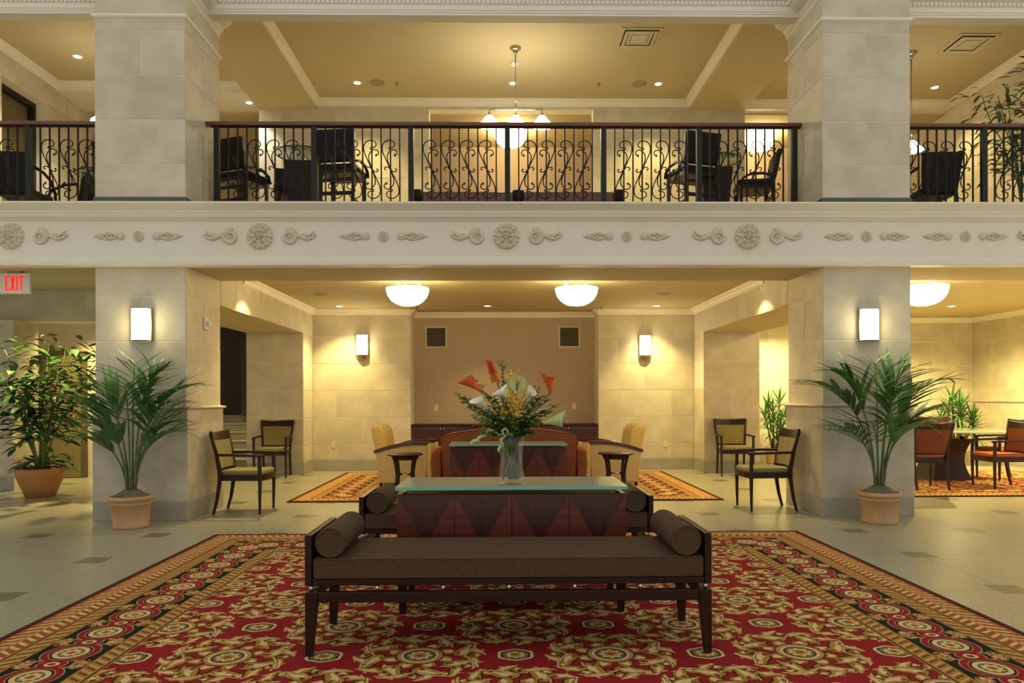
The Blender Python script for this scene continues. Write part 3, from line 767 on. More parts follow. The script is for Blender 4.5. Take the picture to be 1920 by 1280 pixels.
def wall_vent(label, x, y, z):
    t = thing('wall_vent', label, 'vent', (x, y, z)); a = .17
    mb = MB()
    for (x0, x1, z0, z1) in ((-a-.03, a+.03, -a-.03, -a), (-a-.03, a+.03, a, a+.03), (-a-.03, -a, -a, a), (a, a+.03, -a, a)): mb.box(x0, x1, -.02, -.001, z0, z1)
    mb.build('frame', 'grille', t)
    MB().box(-a, a, -.004, -.001, -a, a).build('duct', 'black', t)
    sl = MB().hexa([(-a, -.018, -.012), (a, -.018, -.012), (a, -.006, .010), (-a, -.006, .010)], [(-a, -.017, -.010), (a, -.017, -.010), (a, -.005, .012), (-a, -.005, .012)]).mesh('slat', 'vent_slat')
    for k in range(9): link('slat', sl, t, (0, 0, -a+.02+k*.0375))
wall_vent('white framed wall vent high in the recess, left', -1.24, 13.42, 2.39)
wall_vent('white framed wall vent high in the recess, right', 1.20, 13.42, 2.39)
def plate(label, x, y, z, name='wall_outlet', cat='outlet'):
    t = thing(name, label, cat, (x, y, z))
    MB().box(-.036, .036, -.008, -.0005, -.058, .058).build('cover_plate', 'ivory', t, .003, 2)
    for dz in (-.022, .022): MB().box(-.016, .016, -.011, -.008, dz-.013, dz+.013).build('socket', 'ivory', t, .003, 1)
plate('ivory outlet plate in the mauve recess, left of the flowers', -1.24, 13.42, 1.10, 'wall_switch', 'outlet')
plate('ivory outlet plate in the mauve recess, right of the flowers', 1.28, 13.42, 1.12, 'wall_switch', 'outlet')
plate('ivory outlet low on the stone wall left of the armchair', -3.02, YB-.001, .46)
plate('ivory outlet low on the stone wall right of the armchair', 2.86, YB-.001, .45)
st_ = thing('alarm_strobe', 'small white alarm strobe on the side of the left column', 'alarm', (-3.38+.002, 8.27, 2.11))
MB().box(0, .02, -.06, .06, -.06, .08).build('backbox', 'white', st_, .004, 1)
MB().box(.02, .055, -.03, .03, -.02, .04).build('strobe_lens', 'white', st_, .008, 2)
# ---- exit sign
ex = thing('exit_sign', 'white hanging exit sign with red letters at the left edge', 'sign', (-5.34, 8.05, 2.67))
MB().box(-.165, .165, -.02, .02, -.245, -.02).build('housing', 'white', ex, .006, 2)
MB().box(-.07, .07, -.03, .03, -.02, -.0005).build('ceiling_bracket', 'brass', ex)
def letter(nm, parts, x):
    mb = MB()
    for p in parts:
        if len(p) == 4: mb.box(x+p[0], x+p[1], -.023, -.0195, p[2], p[3])
        else:
            x0, z0, x1, z1, wd = p; mb.hexa([(x+x0-wd, -.0225, z0), (x+x0+wd, -.0225, z0), (x+x0+wd, -.0195, z0), (x+x0-wd, -.0195, z0)], [(x+x1-wd, -.0225, z1), (x+x1+wd, -.0225, z1), (x+x1+wd, -.0195, z1), (x+x1-wd, -.0195, z1)])
    mb.build('letter_'+nm, 'exit_red', ex)
z0, z1 = -.212, -.052; zm = (z0+z1)/2
letter('e', [(0, .018, z0, z1), (.018, .045, z0, z0+.018), (.018, .045, z1-.018, z1), (.018, .038, zm-.009, zm+.009)], -.100)
letter('x', [(.009, z0, .045, z1, .0095), (.045, z0, .009, z1, .0095)], -.045)
letter('i', [(0, .018, z0, z1)], .020)
letter('t', [(.018, .036, z0, z1), (0, .054, z1-.018, z1)], .048)

# ------------------------------------------------------------------ rugs
RED, GOLD, CREAM, DARK, NAVY, BROWN, TAN, RUST = (.27, .010, .014), (.39, .195, .032), (.68, .50, .24), (.025, .014, .008), (.006, .012, .012), (.15, .050, .012), (.44, .24, .085), (.32, .070, .018)
def rug_mat(name, hx, hy, YO=.246):
    Mt = mat(name, RED, .95, spec=.15); g = G(Mt); co = g.coord('Object'); x, y, z = g.sep(co)
    ax, ay = g.abs(x), g.abs(y)
    dx, dy = hx-ax, hy-ay
    d = g.min(dx, dy); side = dx < dy
    t = side*y + (1.-side)*x
    # ---- field: medallions on a diagonal lattice
    L = .94
    yo = y-YO
    p = (x+yo)/L; q = (x-yo)/L
    P = p-g.rnd(p); Q = q-g.rnd(q)
    mx, my = (P+Q)*(L/2), (P-Q)*(L/2)
    n1 = g.noise(co, 26., 2.)-.5; n2 = g.noise(g.vscale(co, (1.07, 1.07, 3.)), 31., 2.)-.5
    wx, wy = mx+n1*.030, my+n2*.030
    r = g.hyp(wx, wy); th = g.at2(wy, wx); r0 = g.hyp(mx, my); th0 = g.at2(my, mx)
    c = g.sel(RED)
    base = c if isinstance(c, S) else RED
    def leaves(base, n, ph, ra, rb, width, curl):
        # n leaves between radii ra..rb: mirrored pairs that curl
        u = g.fr(th*(n/(2*math.pi))+ph)-.5          # -.5..5 across one leaf sector
        s = (r-ra)/(rb-ra)                          # 0..1 along the leaf
        au = g.abs(u+curl*(s-.5)*s)
        prof = g.sin(g.max(g.min(s, 1.), 0.)*math.pi)*width
        inside = (au < prof)*(s > 0.)*(s < 1.)
        edge = (au < prof+.07)*(s > -.03)*(s < 1.02)
        return g.sel(base, (edge*(s < .72), DARK), (inside, GOLD), (inside*(au < prof*.45)*(s > .35), CREAM), (inside*(au < prof*.30)*(s < .4), BROWN))
    c = leaves(base, 12., .5, .235, .330, .24, -1.3)
    c = leaves(c, 12., .0, .215, .335, .30, 1.2)
    c = leaves(c, 8., .25, .150, .275, .33, -.9)
    # scroll arms
    tf = g.abs(g.fr(th*(2/math.pi))-.5)
    arm = g.abs(g.fr(tf*2.+r*7.)-.5)
    zone = g.ring(r, .19, .325)
    c = g.sel(c, (zone*(arm < .075), DARK), (zone*(arm < .060), GOLD), (zone*(arm < .025), CREAM))
    c = leaves(c, 8., .0, .095, .175, .36, 0.)
    pet = g.cos(th0*8.)*.008
    c = g.sel(c, (r0 < .118, DARK), (r0 < .112, TAN), (r0 < .092, CREAM), (r0 < .078, DARK), (r0 < .070, (.17, .13, .05)), (r0 < .052+pet, CREAM), (r0 < .034+pet, GOLD), (r0 < .016, RUST))
    # small rosettes at lattice mid points
    P2 = g.fr(p)-.5; Q2 = g.fr(q)-.5
    sx, sy = (P2+Q2)*(L/2), (P2-Q2)*(L/2)
    sr = g.hyp(sx, sy*1.15); st = g.at2(sy, sx); sp = g.cos(st*8.)*.006
    sr = sr+g.cos(st*6.)*.004
    c = g.sel(c, (sr < .098, BROWN), (sr < .092, CREAM), (sr < .076, DARK), (sr < .066, (.20, .15, .05)), (sr < .046+sp, CREAM), (sr < .028+sp, GOLD), (sr < .014, RUST))
    # ---- border
    bd = d
    c = g.sel(c, (bd < .800, GOLD), (bd < .790, DARK), (bd < .780, TAN))
    def rope(c, a, b, k, sl):
        f = g.fr(t*k+(bd-a)*sl)
        in_ = g.ring(bd, a, b)
        e = g.abs(f-.5)
        return g.sel(c, (in_, BROWN), (in_*(e < .38), GOLD), (in_*(e < .20)*(f < .55), TAN), (in_*(e < .10)*(f < .5), CREAM))
    c = rope(c, .705, .770, 15., 10.)
    c = g.sel(c, (bd < .705, GOLD), (bd < .692, NAVY))
    # chain of medallions
    Pc = .32
    tt = (g.fr(t/Pc)-.5)*Pc; a = bd-.518
    rr = g.hyp(a*1.05, tt); an = g.at2(tt, a)
    t2 = (g.fr(t/Pc+.5)-.5)*Pc
    # gold sprigs on navy
    nn = g.noise(co, 60., 2.)
    sq = g.hyp((g.abs(a)-.132)*1.0, t2*.62)
    sq2 = g.abs(g.abs(t2)-(.165-g.abs(a))*.55)
    c = g.sel(c, ((sq < .040)*g.ring(bd, .345, .69)*(nn > .44), GOLD), ((sq < .032)*g.ring(bd, .345, .69)*(nn > .54), CREAM), ((sq2 < .010)*g.ring(g.abs(a), .075, .16), TAN))
    lr = g.hyp(a*.85, t2)
    c = g.sel(c, (rr < .142, TAN), (rr < .135, RED), (lr < .062, TAN), (lr < .055, RED), (rr < .135, RED), (lr < .030, CREAM), (lr < .016, BROWN),
              (rr < .104, TAN), (rr < .098, NAVY), (rr < .086, CREAM), (rr < .062, (.16, .12, .035)), (rr < .046+g.cos(an*8.)*.007, CREAM), (rr < .024, GOLD), (rr < .012, RUST))
    c = g.sel(c, (bd < .345, GOLD), (bd < .333, BROWN))
    c = rope(c, .262, .330, 13., -10.)
    c = g.sel(c, (bd < .262, TAN), (bd < .250, DARK), (bd < .240, GOLD), (bd < .232, RUST))
    # dense leaf band
    la = bd-.148; lf = g.fr(t*15.+g.abs(la)*10.+n1*.3); le = g.abs(lf-.5)
    inb = g.ring(bd, .062, .228)
    c = g.sel(c, (inb*(le < .32), GOLD), (inb*(le < .16), CREAM), (inb*(g.abs(la) < .010), TAN), (inb*(g.abs(g.fr(t*22.)-.5) < .12)*(g.abs(la) > .06), RUST))
    c = g.sel(c, (bd < .062, RUST), (bd < .046, DARK), (bd < .026, (.10, .03, .012)), (bd < .008, DARK))
    # pile variation
    pv = g.noise(co, 700., 1.)
    n = g.n.new('ShaderNodeMix'); n.data_type = 'RGBA'; n.blend_type = 'MULTIPLY'; n.inputs[0].default_value = 1
    k = g.ramp(pv, [(.3, (.78, .78, .78)), (.7, (1.1, 1.1, 1.1))]); g.l.new(c.o, n.inputs[6]); g.l.new(k.o, n.inputs[7]); g.base(S(g, n.outputs[2]))
    g.bump(pv, .5, .003)
    return Mt
def rug(label, x0, x1, y0, y1, group=None):
    hx, hy = (x1-x0)/2, (y1-y0)/2
    mt = rug_mat('patterned_rug', hx, hy)
    o = MB().box(-hx, hx, -hy, hy, 0, .012).build('area_rug', mt, None, .004, 2); o.location = ((x0+x1)/2, (y0+y1)/2, .002)
    return tag(o, label, 'rug')
rug('large red and gold medallion rug under the two benches', -2.735, 2.735, -1.1, 6.88)
rug('red and gold medallion rug under the yellow armchairs in the alcove', -2.70, 2.70, 9.02, 12.52)
rug('red and gold medallion rug under the dining table', 4.75, 8.6, 9.2, 12.6)
ZRUG = .014

# ------------------------------------------------------------------ benches
def bench(label, y, rz=0.):
    t = thing('upholstered_bench', label, 'bench', (-.03, y, ZRUG), rz)
    Wd, Dp = .985, .275
    for sx in (-1, 1):
        MB().box(sx*Wd-.017, sx*Wd+.017, -Dp, Dp, .345, .595).build('end_panel', 'espresso', t, .004, 2)
        bo = MB(); bo.smooth = True
        cx = sx*(Wd-.02-.085)
        bo.loft([[(cx+r*math.cos(2*math.pi*k/28), yy, .555+r*math.sin(2*math.pi*k/28)) for k in range(28)] for yy, r in ((-.255, .060), (-.262, .068), (-.258, .074), (-.25, .076), (.25, .076), (.258, .074), (.262, .068), (.255, .060))])
        bo = bo.build('bolster', 'brown_fab', t)
        for yy in (-.26, .26): MB().tube([(cx+.071*math.cos(a), yy, .555+.071*math.sin(a)) for a in [2*math.pi*k/24 for k in range(25)]], .004, 5).build('piping', 'brown_fab', bo)
        for sy in (-1, 1):
            x0, x1 = sx*(Wd+.017), sx*(Wd-.046)
            y0, y1 = sy*Dp, sy*(Dp-.055)
            xb, yb = sx*(Wd-.020), sy*(Dp-.032)
            xa, xc = sorted((x0, x1)); ya, yc = sorted((y0, y1)); xd, xe = sorted((x0, xb)); yd, ye = sorted((y0, yb))
            MB().hexa([(xd, yd, 0), (xe, yd, 0), (xe, ye, 0), (xd, ye, 0)], [(xa, ya, .315), (xc, ya, .315), (xc, yc, .315), (xa, yc, .315)]).build('leg', 'espresso', t, .003, 1)
    MB().box(-Wd+.018, Wd-.018, -Dp+.005, Dp-.005, .345, .378).build('seat_frame', 'espresso', t, .003, 1)
    cu = MB().box(-Wd+.020, Wd-.020, -Dp+.004, Dp-.004, .379, .478).build('seat_cushion', 'brown_fab', t, .012, 3)
    for sy in (-1, 1):
        for zz in (.474, .384): MB().tube([(-Wd+.03, sy*(Dp-.006), zz), (Wd-.03, sy*(Dp-.006), zz)], .004, 5).build('piping', 'brown_fab', cu)
    for sy in (-1, 1):
        MB().box(-Wd+.046, Wd-.046, sy*(Dp-.02)-.018, sy*(Dp-.02)+.018, .262, .314).build('apron', 'espresso', t, .003, 1)
        for k in range(7):
            x = -Wd+.0+(2*Wd)*k/6*1.0
            x = max(-Wd+.0, min(Wd, x))*.99
            MB().lathe([(.010, .314), (.010, .346)], (x, sy*(Dp-.02), 0), 12).build('steel_spacer', 'steel', t)
    for sx in (-1, 1): MB().box(sx*(Wd-.012)-.018, sx*(Wd-.012)+.018, -Dp+.056, Dp-.056, .262, .314).build('apron', 'espresso', t, .003, 1)
    return t
bench('nearest brown upholstered bench with two bolsters, on the red rug', 3.875)
bench('brown upholstered bench behind the nearer glass-topped console', 5.25)

# ------------------------------------------------------------------ consoles
def console(label, x, y, zf=0.):
    t = thing('glass_topped_console', label, 'console table', (x, y, zf)); hw, hd = .675, .25
    MB().box(-hw, hw, -hd+.012, hd-.012, .20, .700).build('body', 'mahog', t, .003, 1)
    for sy in (-1, 1):
        for k in range(4):
            a, b = -hw+k*hw/2+.0025, -hw+(k+1)*hw/2-.0025
            mb = MB(); cx, cz = (a+b)/2, .40; yy, yb = sy*hd, sy*(hd-.012)
            z0, z1 = .205, .697
            pts = [(a, yy, z0), (b, yy, z0), (b, yy, z1), (a, yy, z1), (cx, yy, cz), (a, yb, z0), (b, yb, z0), (b, yb, z1), (a, yb, z1)]
            mb.v = pts
            for mi, f in ((1, (0, 1, 4)), (0, (1, 2, 4)), (1, (2, 3, 4)), (0, (3, 0, 4)), (0, (0, 5, 6, 1)), (0, (1, 6, 7, 2)), (0, (2, 7, 8, 3)), (0, (3, 8, 5, 0)), (0, (5, 8, 7, 6))):
                mb.cur = mi; mb.face(list(f))
            mb.build('door', ['mahog_red', 'mahog_dark'], t)
    mb = MB().box(-hw-.005, hw+.005, -hd-.02, hd+.02, .727, .745); mb.mi = [0, 0, 1, 1, 1, 1]
    mb.build('glass_top', ['glass_top', 'glass_edge'], t)
    for sx in (-1, 1):
        for sy in (-1, 1):
            MB().lathe([(.011, .700), (.011, .727)], (sx*(hw-.045), sy*(hd-.05), 0), 12).build('standoff', 'chrome', t)
            x0, y0 = sx*(hw-.03), sy*(hd-.035)
            MB().hexa([(x0-.018, y0-.018, 0), (x0+.018, y0-.018, 0), (x0+.018, y0+.018, 0), (x0-.018, y0+.018, 0)], [(x0-.028, y0-.028, .20), (x0+.028, y0-.028, .20), (x0+.028, y0+.028, .20), (x0-.028, y0+.028, .20)]).build('leg', 'espresso', t)
    return t
console('nearer dark wood console with frosted glass top holding the flowers', -.005, 4.545, ZRUG)
console('farther dark wood console with green glass top behind the rust sofa', .02, 8.70)

# ------------------------------------------------------------------ wooden armchairs (face -y)
def lerp(a, b, t): return a+(b-a)*t
def bar(mb, pts, wx, wy):           # square section bar through points
    rings = []
    for i, (x, y, z) in enumerate(pts):
        a = wx[i] if isinstance(wx, list) else wx; b = wy[i] if isinstance(wy, list) else wy
        rings.append([(x-a/2, y-b/2, z), (x+a/2, y-b/2, z), (x+a/2, y+b/2, z), (x-a/2, y+b/2, z)])
    mb.loft(rings); return mb
def armchair(label, cat='chair', wood='espresso', fab='olive_fab', fabback='olive_fab'):
    t = thing('open_armchair', label, cat)
    for s in (-1, 1):
        bar(MB(), [(s*.245, -.235, 0), (s*.248, -.238, .22), (s*.25, -.24, .42), (s*.252, -.235, .64)], [.022, .030, .036, .032], [.022, .030, .036, .032]).build('front_leg', wood, t, .003, 1)
        bar(MB(), [(s*.215, .285, 0), (s*.215, .245, .15), (s*.215, .215, .35), (s*.217, .212, .46), (s*.235, .245, .68), (s*.262, .300, .90)], [.026, .030, .034, .036, .034, .030], [.026, .032, .040, .042, .036, .026]).build('back_post', wood, t, .003, 1)
        mb = MB(); mb.loft([[(s*x-.022, y, z-.014), (s*x+.022, y, z-.014), (s*x+.022, y, z+.014), (s*x-.022, y, z+.014)] for x, y, z in ((.255, -.275, .645), (.262, -.12, .650), (.252, .06, .655), (.232, .235, .655))])
        mb.build('armrest', wood, t, .004, 2)
    MB().prism([(-.255, -.255), (-.12, -.278), (.12, -.278), (.255, -.255), (.222, .215), (-.222, .215)], 'z', .368, .432).build('seat_rail', wood, t, .003, 1)
    cu = [(-.246, -.250), (-.12, -.272), (.12, -.272), (.246, -.250), (.214, .195), (-.214, .195)]
    MB().prism(cu, 'z', .425, .484).build('seat_cushion', fab, t, .024, 4)
    def backring(z, half, y, th):   # curved (concave) section
        n = 6; out = []
        for i in range(n+1):
            u = -1+2*i/n; out.append((u*half, y+.035*(1-u*u), z))
        for i in range(n, -1, -1):
            u = -1+2*i/n; out.append((u*half, y+.035*(1-u*u)+th, z))
        return out
    MB().loft([backring(z, lerp(.200, .245, (z-.50)/.40), lerp(.195, .285, (z-.5)/.4), .03) for z in (.50, .60, .70, .80, .815)]).build('back_pad', fabback, t, .005, 2)
    rg = [backring(z, lerp(.250, .268, (z-.815)/.09), lerp(.262, .285, (z-.815)/.09), .026) for z in (.816, .86, .898)]
    rg = [[(x_, y_, z_+(.022*(x_/.26)**2*k_/2)) for x_, y_, z_ in r_] for k_, r_ in enumerate(rg)]
    MB().loft(rg).build('top_rail', wood, t, .003, 1)
    MB().loft([backring(z, .205, .195, .026) for z in (.475, .499)]).build('lower_rail', wood, t)
    return t
ch = armchair('x'); us = []
G1 = 'olive armchairs around the alcove'
place(ch, us, 'olive wooden armchair against the left column, side-on', (-2.965, 8.37, 0), R(90), G1)
place(ch, us, 'olive wooden armchair in front of the left pier, facing forward', (-3.77, 11.99, 0), R(4), G1)
place(ch, us, 'olive wooden armchair against the right column, side-on', (2.965, 8.37, 0), R(-90), G1)
place(ch, us, 'olive wooden armchair in front of the right pier, facing forward', (3.745, 11.90, 0), R(-5), G1)
dc = armchair('y', fab='seat_rust', fabback='rust_shaded'); us = []; G2 = 'rust chairs around the dining table'
place(dc, us, 'rust dining armchair seen from behind, beside the right column', (5.74, 10.0, ZRUG), R(178), G2)
place(dc, us, 'rust dining armchair on the far side of the glass table', (7.48, 12.45, ZRUG), R(-8), G2)
place(dc, us, 'rust dining armchair side-on at the right edge, nearer one', (6.88, 10.06, ZRUG), R(-92), G2)
place(dc, us, 'rust dining armchair side-on at the right edge, partly behind another', (7.62, 11.08, ZRUG), R(-88), G2)
# dining table
dt = thing('dining_table', 'round glass dining table on a dark waisted pedestal', 'table', (6.74, 11.2, ZRUG))
tp = MB().lathe([(0, .735), (.92, .735), (.925, .741), (.92, .747), (0, .747)], (0, 0, 0), 48).build('glass_top', 'glass_top', dt)
def waist(z): return .30-.075*math.sin(math.pi*min(1, max(0, z/.62)))
MB().loft([[(-waist(z), -waist(z), z), (waist(z), -waist(z), z), (waist(z), waist(z), z), (-waist(z), waist(z), z)] for z in [.62*i/10 for i in range(11)]]).build('pedestal', 'espresso', dt, .003, 1)
for sx in (-1, 1):
    for sy in (-1, 1): MB().lathe([(.03, .62), (.03, .735)], (sx*.2, sy*.2, 0), 14).build('steel_post', 'steel', dt)

# ------------------------------------------------------------------ yellow club chairs (face -y)
def club(label, x, y, rz):
    t = thing('club_chair', label, 'armchair', (x, y, ZRUG), rz)
    side = [(-.36, .06), (-.375, .30), (-.38, .58), (-.34, .605), (-.10, .600), (.14, .560), (.36, .490), (.345, .30), (.32, .05)]
    for s in (-1, 1):
        a, b = sorted((s*.36, s*.27))
        MB().prism(side, 'x', a, b).build('side_panel', 'tan_fab', t, .012, 2)
        fr = MB().box(a, b, -.43, -.372, .05, .60).build('arm_front', 'gold_fab', t, .02, 3)
        mb = MB(); n = 10; rings = []
        for i in range(n+1):
            q = i/n; yy = lerp(-.375, .39, q); zz = .612+.018*math.sin(q*3.1)-.125*q**1.8
            rings.append([(a-.012, yy, zz-.014), (b+.012, yy, zz-.014), (b+.012, yy, zz+.032), (a-.012, yy, zz+.032)])
        mb.loft(rings).build('wood_arm', 'mahog', t, .006, 2)
        for yy in (-.36, .30): MB().lathe([(.018, 0), (.026, .06)], (s*.30, yy, 0), 10).build('foot', 'espresso', t)
    rings = []
    for q in [i/9 for i in range(10)]:
        z = lerp(.08, .875, q); yb = lerp(.30, .485, q**1.1); th = lerp(.14, .23, q) if q < .8 else .22*(1-((q-.8)/.2)**2*.35)
        hw = .268 if z < .50 else lerp(.268, .285, (z-.5)/.36)
        if q > .85: yb -= .03*((q-.85)/.15)
        rings.append([(-hw, yb-th, z), (hw, yb-th, z), (hw, yb, z), (-hw, yb, z)])
    MB().loft(rings).build('backrest', 'gold_fab', t, .045, 4)
    MB().box(-.268, .268, -.42, .24, .10, .30).build('seat_base', 'gold_fab', t, .03, 3)
    MB().box(-.266, .266, -.455, .22, .29, .45).build('seat_cushion', 'gold_fab', t, .05, 4)
    return t
club('yellow club chair with wooden arms at the left, facing the sofa', -1.46, 10.78, R(86))
club('yellow club chair with wooden arms at the right, facing the sofa', 1.56, 10.78, R(-86))
# side tables
def side_table(label, x, y):
    t = thing('side_table', label, 'side table', (x, y, ZRUG))
    MB().lathe([(0, .515), (.225, .515), (.235, .522), (.235, .532), (.225, .538), (0, .538)], (0, 0, 0), 40).build('top', 'espresso', t)
    MB().lathe([(.155, .46), (.165, .46), (.185, .515), (.17, .515)], (0, 0, 0), 32).build('apron', 'espresso', t)
    for k in range(4):
        a = R(45+90*k); c, s = math.cos(a), math.sin(a)
        bar(MB(), [(c*r, s*r, z) for r, z in ((.185, 0), (.150, .14), (.135, .27), (.155, .40), (.19, .515))], [.022, .028, .032, .034, .036], [.022, .028, .032, .034, .036]).build('leg', 'espresso', t, .003, 1)
        MB().tube([(c*.135, s*.135, .27), (c*.03, s*.03, .27)], .008, 6).build('stretcher', 'espresso', t)
    MB().tube([(.045*math.cos(2*math.pi*k/20), .045*math.sin(2*math.pi*k/20), .27) for k in range(21)], .010, 8).build('metal_ring', 'chrome', t)
    return t
side_table('round dark side table beside the left yellow club chair', -1.32, 9.62)
side_table('round dark side table beside the right yellow club chair', 1.45, 9.62)
# sofa seen from behind (faces +y)
sf = thing('loveseat', 'rust coloured loveseat with arched back, seen from behind', 'sofa', (.04, 9.62, ZRUG))
def arch(u): return .80+.085*(1-u*u)-.03*max(0, abs(u)-.88)/.12
n = 16; top = [(-.86+1.72*i/n, arch(-1+2*i/n)) for i in range(n+1)]
rings = []
for k, (yy, sh) in enumerate(((-.40, .02), (-.42, .0), (-.36, 0.), (-.28, -.0), (-.22, .03))):
    yo = yy
    rings.append([(-.83, yo+.06, .10), (-.83-.02, yo, .45)] + [(x*(1-sh*.3), yo, z-sh) for x, z in top] + [(.83+.02, yo, .45), (.83, yo+.06, .10)])
MB().loft(rings).build('back', 'rust_fab', sf, .02, 3)
for s in (-1, 1):
    mb = MB(); mb.loft([[(s*.86, yy, .10), (s*.97, yy, .10), (s*1.0, yy, .45), (s*.985, yy, .60-dz), (s*.93, yy, .645-dz), (s*.86, yy, .60-dz)] for yy, dz in ((-.34, .03), (-.30, 0), (.30, .02), (.36, .06))])
    mb.build('arm', 'rust_fab', sf, .03, 3)
    for yy in (-.30, .30): MB().lathe([(.02, 0), (.028, .10)], (s*.80, yy, 0), 10).build('foot', 'espresso', sf)
MB().box(-.86, .86, -.26, .36, .10, .30).build('seat_base', 'rust_fab', sf, .02, 2)
for s in (-1, 1): MB().box(min(0, s*.86)+.004, max(0, s*.86)-.004, -.22, .37, .30, .45).build('seat_cushion', 'rust_fab', sf, .04, 3)
# built-in cabinet
cb = thing('cabinet', 'long low mahogany cabinet in the mauve recess with paired knobs', 'cabinet', ((NL+NR)/2, 13.19, 0)); hw = (NR-NL)/2-.004
MB().box(-hw, hw, -.20, .225, 0, .775).build('body', 'mahog', cb)
MB().box(-hw, hw, -.235, .225, .775, .81).build('top', 'espresso', cb, .005, 2)
kn = MB().ball((0, 0, 0), .014, 8).mesh('knob', 'chrome')
for k in range(6):
    a, b = -hw+k*hw/3+.003, -hw+(k+1)*hw/3-.003
    d = MB().box(a, b, -.215, -.20, .06, .765).build('door', 'mahog', cb, .002, 1)
    mb = MB()
    for (x0, x1, z0, z1) in ((a, b, .06, .13), (a, b, .70, .765), (a, a+.06, .13, .70), (b-.06, b, .13, .70)): mb.box(x0, x1, -.228, -.215, z0, z1)
    mb.build('door_frame', 'mahog', d, .002, 1)
    link('knob', kn, d, (b-.025 if k % 2 == 0 else a+.025, -.242, .735))

# ------------------------------------------------------------------ plants
def leaf_mesh(name, mt, wd, droop, n=5, fold=.25, tipw=.0):
    mb = MB(); mb.smooth = True; rows = []
    for i in range(n+1):
        q = i/n; hw = wd*(math.sin(math.pi*min(1, q*.95+.05))**.8*(1-.35*q)) if i < n else tipw+.0005
        z = -droop*q*q; rows.append([(q, -hw, z+fold*hw), (q, 0, z), (q, hw, z+fold*hw)])
    for r in rows: mb.v += r
    for i in range(n):
        for k in (0, 1): b = i*3+k; mb.face([b, b+1, b+4, b+3])
    return mb.mesh(name, mt)
def frame(o, p, d, up, scale):
    d = d.normalized(); y = up.cross(d)
    if y.length < 1e-4: y = Vector((0, 1, 0))
    y.normalize(); z = d.cross(y)
    m = Matrix(((d.x, y.x, z.x, p.x), (d.y, y.y, z.y, p.y), (d.z, y.z, z.z, p.z), (0, 0, 0, 1)))
    sx, sy = scale if isinstance(scale, tuple) else (scale, scale)
    o.matrix_basis = m @ Matrix.Diagonal((sx, sy, sx, 1))
LP = [leaf_mesh('leaflet', 'leaf', .070, dr, 5) for dr in (.10, .25, .42)]
def pot(t, rt, rb, h, mt='terra', rim=True):
    pr = [(rb*.0, 0), (rb, 0), (rb*1.03, .02), (rb+.002, .035)] + ([(rt-.015, h-.085), (rt-.005, h-.08), (rt-.005, h-.065), (rt-.012, h-.06), (rt-.010, h-.045), (rt+.012, h-.04), (rt+.018, h-.02), (rt+.010, h)] if rim else [(rt, h-.02), (rt+.005, h)]) + [(rt-.02, h), (rt-.03, h-.05), (0, h-.05)]
    return MB().lathe(pr, (0, 0, 0), 36, False).build('pot', mt, t)
def palm(label, x, y, seed, fronds):
    rr = random.Random(seed)
    t = thing('potted_palm', label, 'plant', (x, y, 0)); pot(t, .195, .165, .315)
    mo = MB(); mo.smooth = True; rings = []
    for i in range(7):
        q = i/6; rings.append([(.185*(1-q)*math.cos(a)*(1+.06*rr.random())+.0, .185*(1-q)*math.sin(a)*(1+.06*rr.random()), .285+.095*math.sin(q*math.pi/2)*(1+.15*rr.random())) for a in [2*math.pi*k/24 for k in range(24)]])
    mo.loft(rings).build('moss', 'moss', t)
    for k in range(6):
        a = 2*math.pi*k/6; MB().tube([(.03*math.cos(a), .03*math.sin(a), .34), (.045*math.cos(a), .045*math.sin(a), .42), (.06*math.cos(a)+.01, .06*math.sin(a), .47+.03*rr.random())], [.02, .016, .004], 6).build('fibre_sheath', 'bark', t)
    for az, H, Rr, fan in fronds:
        az = R(az); dv = Vector((math.cos(az), math.sin(az)*(.36 if math.sin(az) > 0 else .7), 0))
        base = Vector((.035*math.cos(az), .035*math.sin(az), .36)); n = 22; pts = []
        for i in range(n+1):
            q = i/n
            # rise steeply, then bend over
            hh = H*(1.30*q-.30*q**3.2) if q < 1 else H
            out = Rr*(.22*q+.78*q**2.6)
            droop = .10*max(0, q-.7)**1.5*Rr/.5
            pts.append(base+dv*out+Vector((0, 0, hh-droop*3*max(0, q-.6))))
        f = MB().tube(pts, [.011*(1-.75*i/n)+.002 for i in range(n+1)], 6).build('frond', 'stalk', t)
        i0 = int(n*.50); cnt = fan
        for k in range(cnt):
            q = .50+.5*(k+.5)/cnt; ii = min(n-1, int(q*n)); fq = q*n-ii
            p = pts[ii].lerp(pts[ii+1], fq); tan = (pts[ii+1]-pts[ii]).normalized()
            lat = tan.cross(Vector((0, 0, 1)))
            lat = lat.normalized() if lat.length > 1e-3 else Vector((-dv.y, dv.x, 0))
            s_ = (q-.50)/.5; Ln = (.36+.16*math.sin(math.pi*min(1., s_*1.0+.15)))*(1.06-.42*s_)*(.9+.2*rr.random())
            for sd in (-1, 1):
                d_ = tan*(.75+.45*s_)+lat*sd*(1.15-.35*s_)+Vector((0, 0, .16-.25*s_+rr.uniform(-.12, .12)))
                o = link('leaflet', LP[rr.choice((0, 1, 1, 2))], f)
                wl = Ln*rr.uniform(.85, 1.2); frame(o, p, d_, Vector((0, 0, 1)), (Ln, wl))
                for _ in range(14):
                    if max((o.matrix_basis @ vv.co).y for vv in o.data.vertices) < .345: break
                    d_.y -= .22; frame(o, p, d_, Vector((0, 0, 1)), (Ln, wl))
    return t
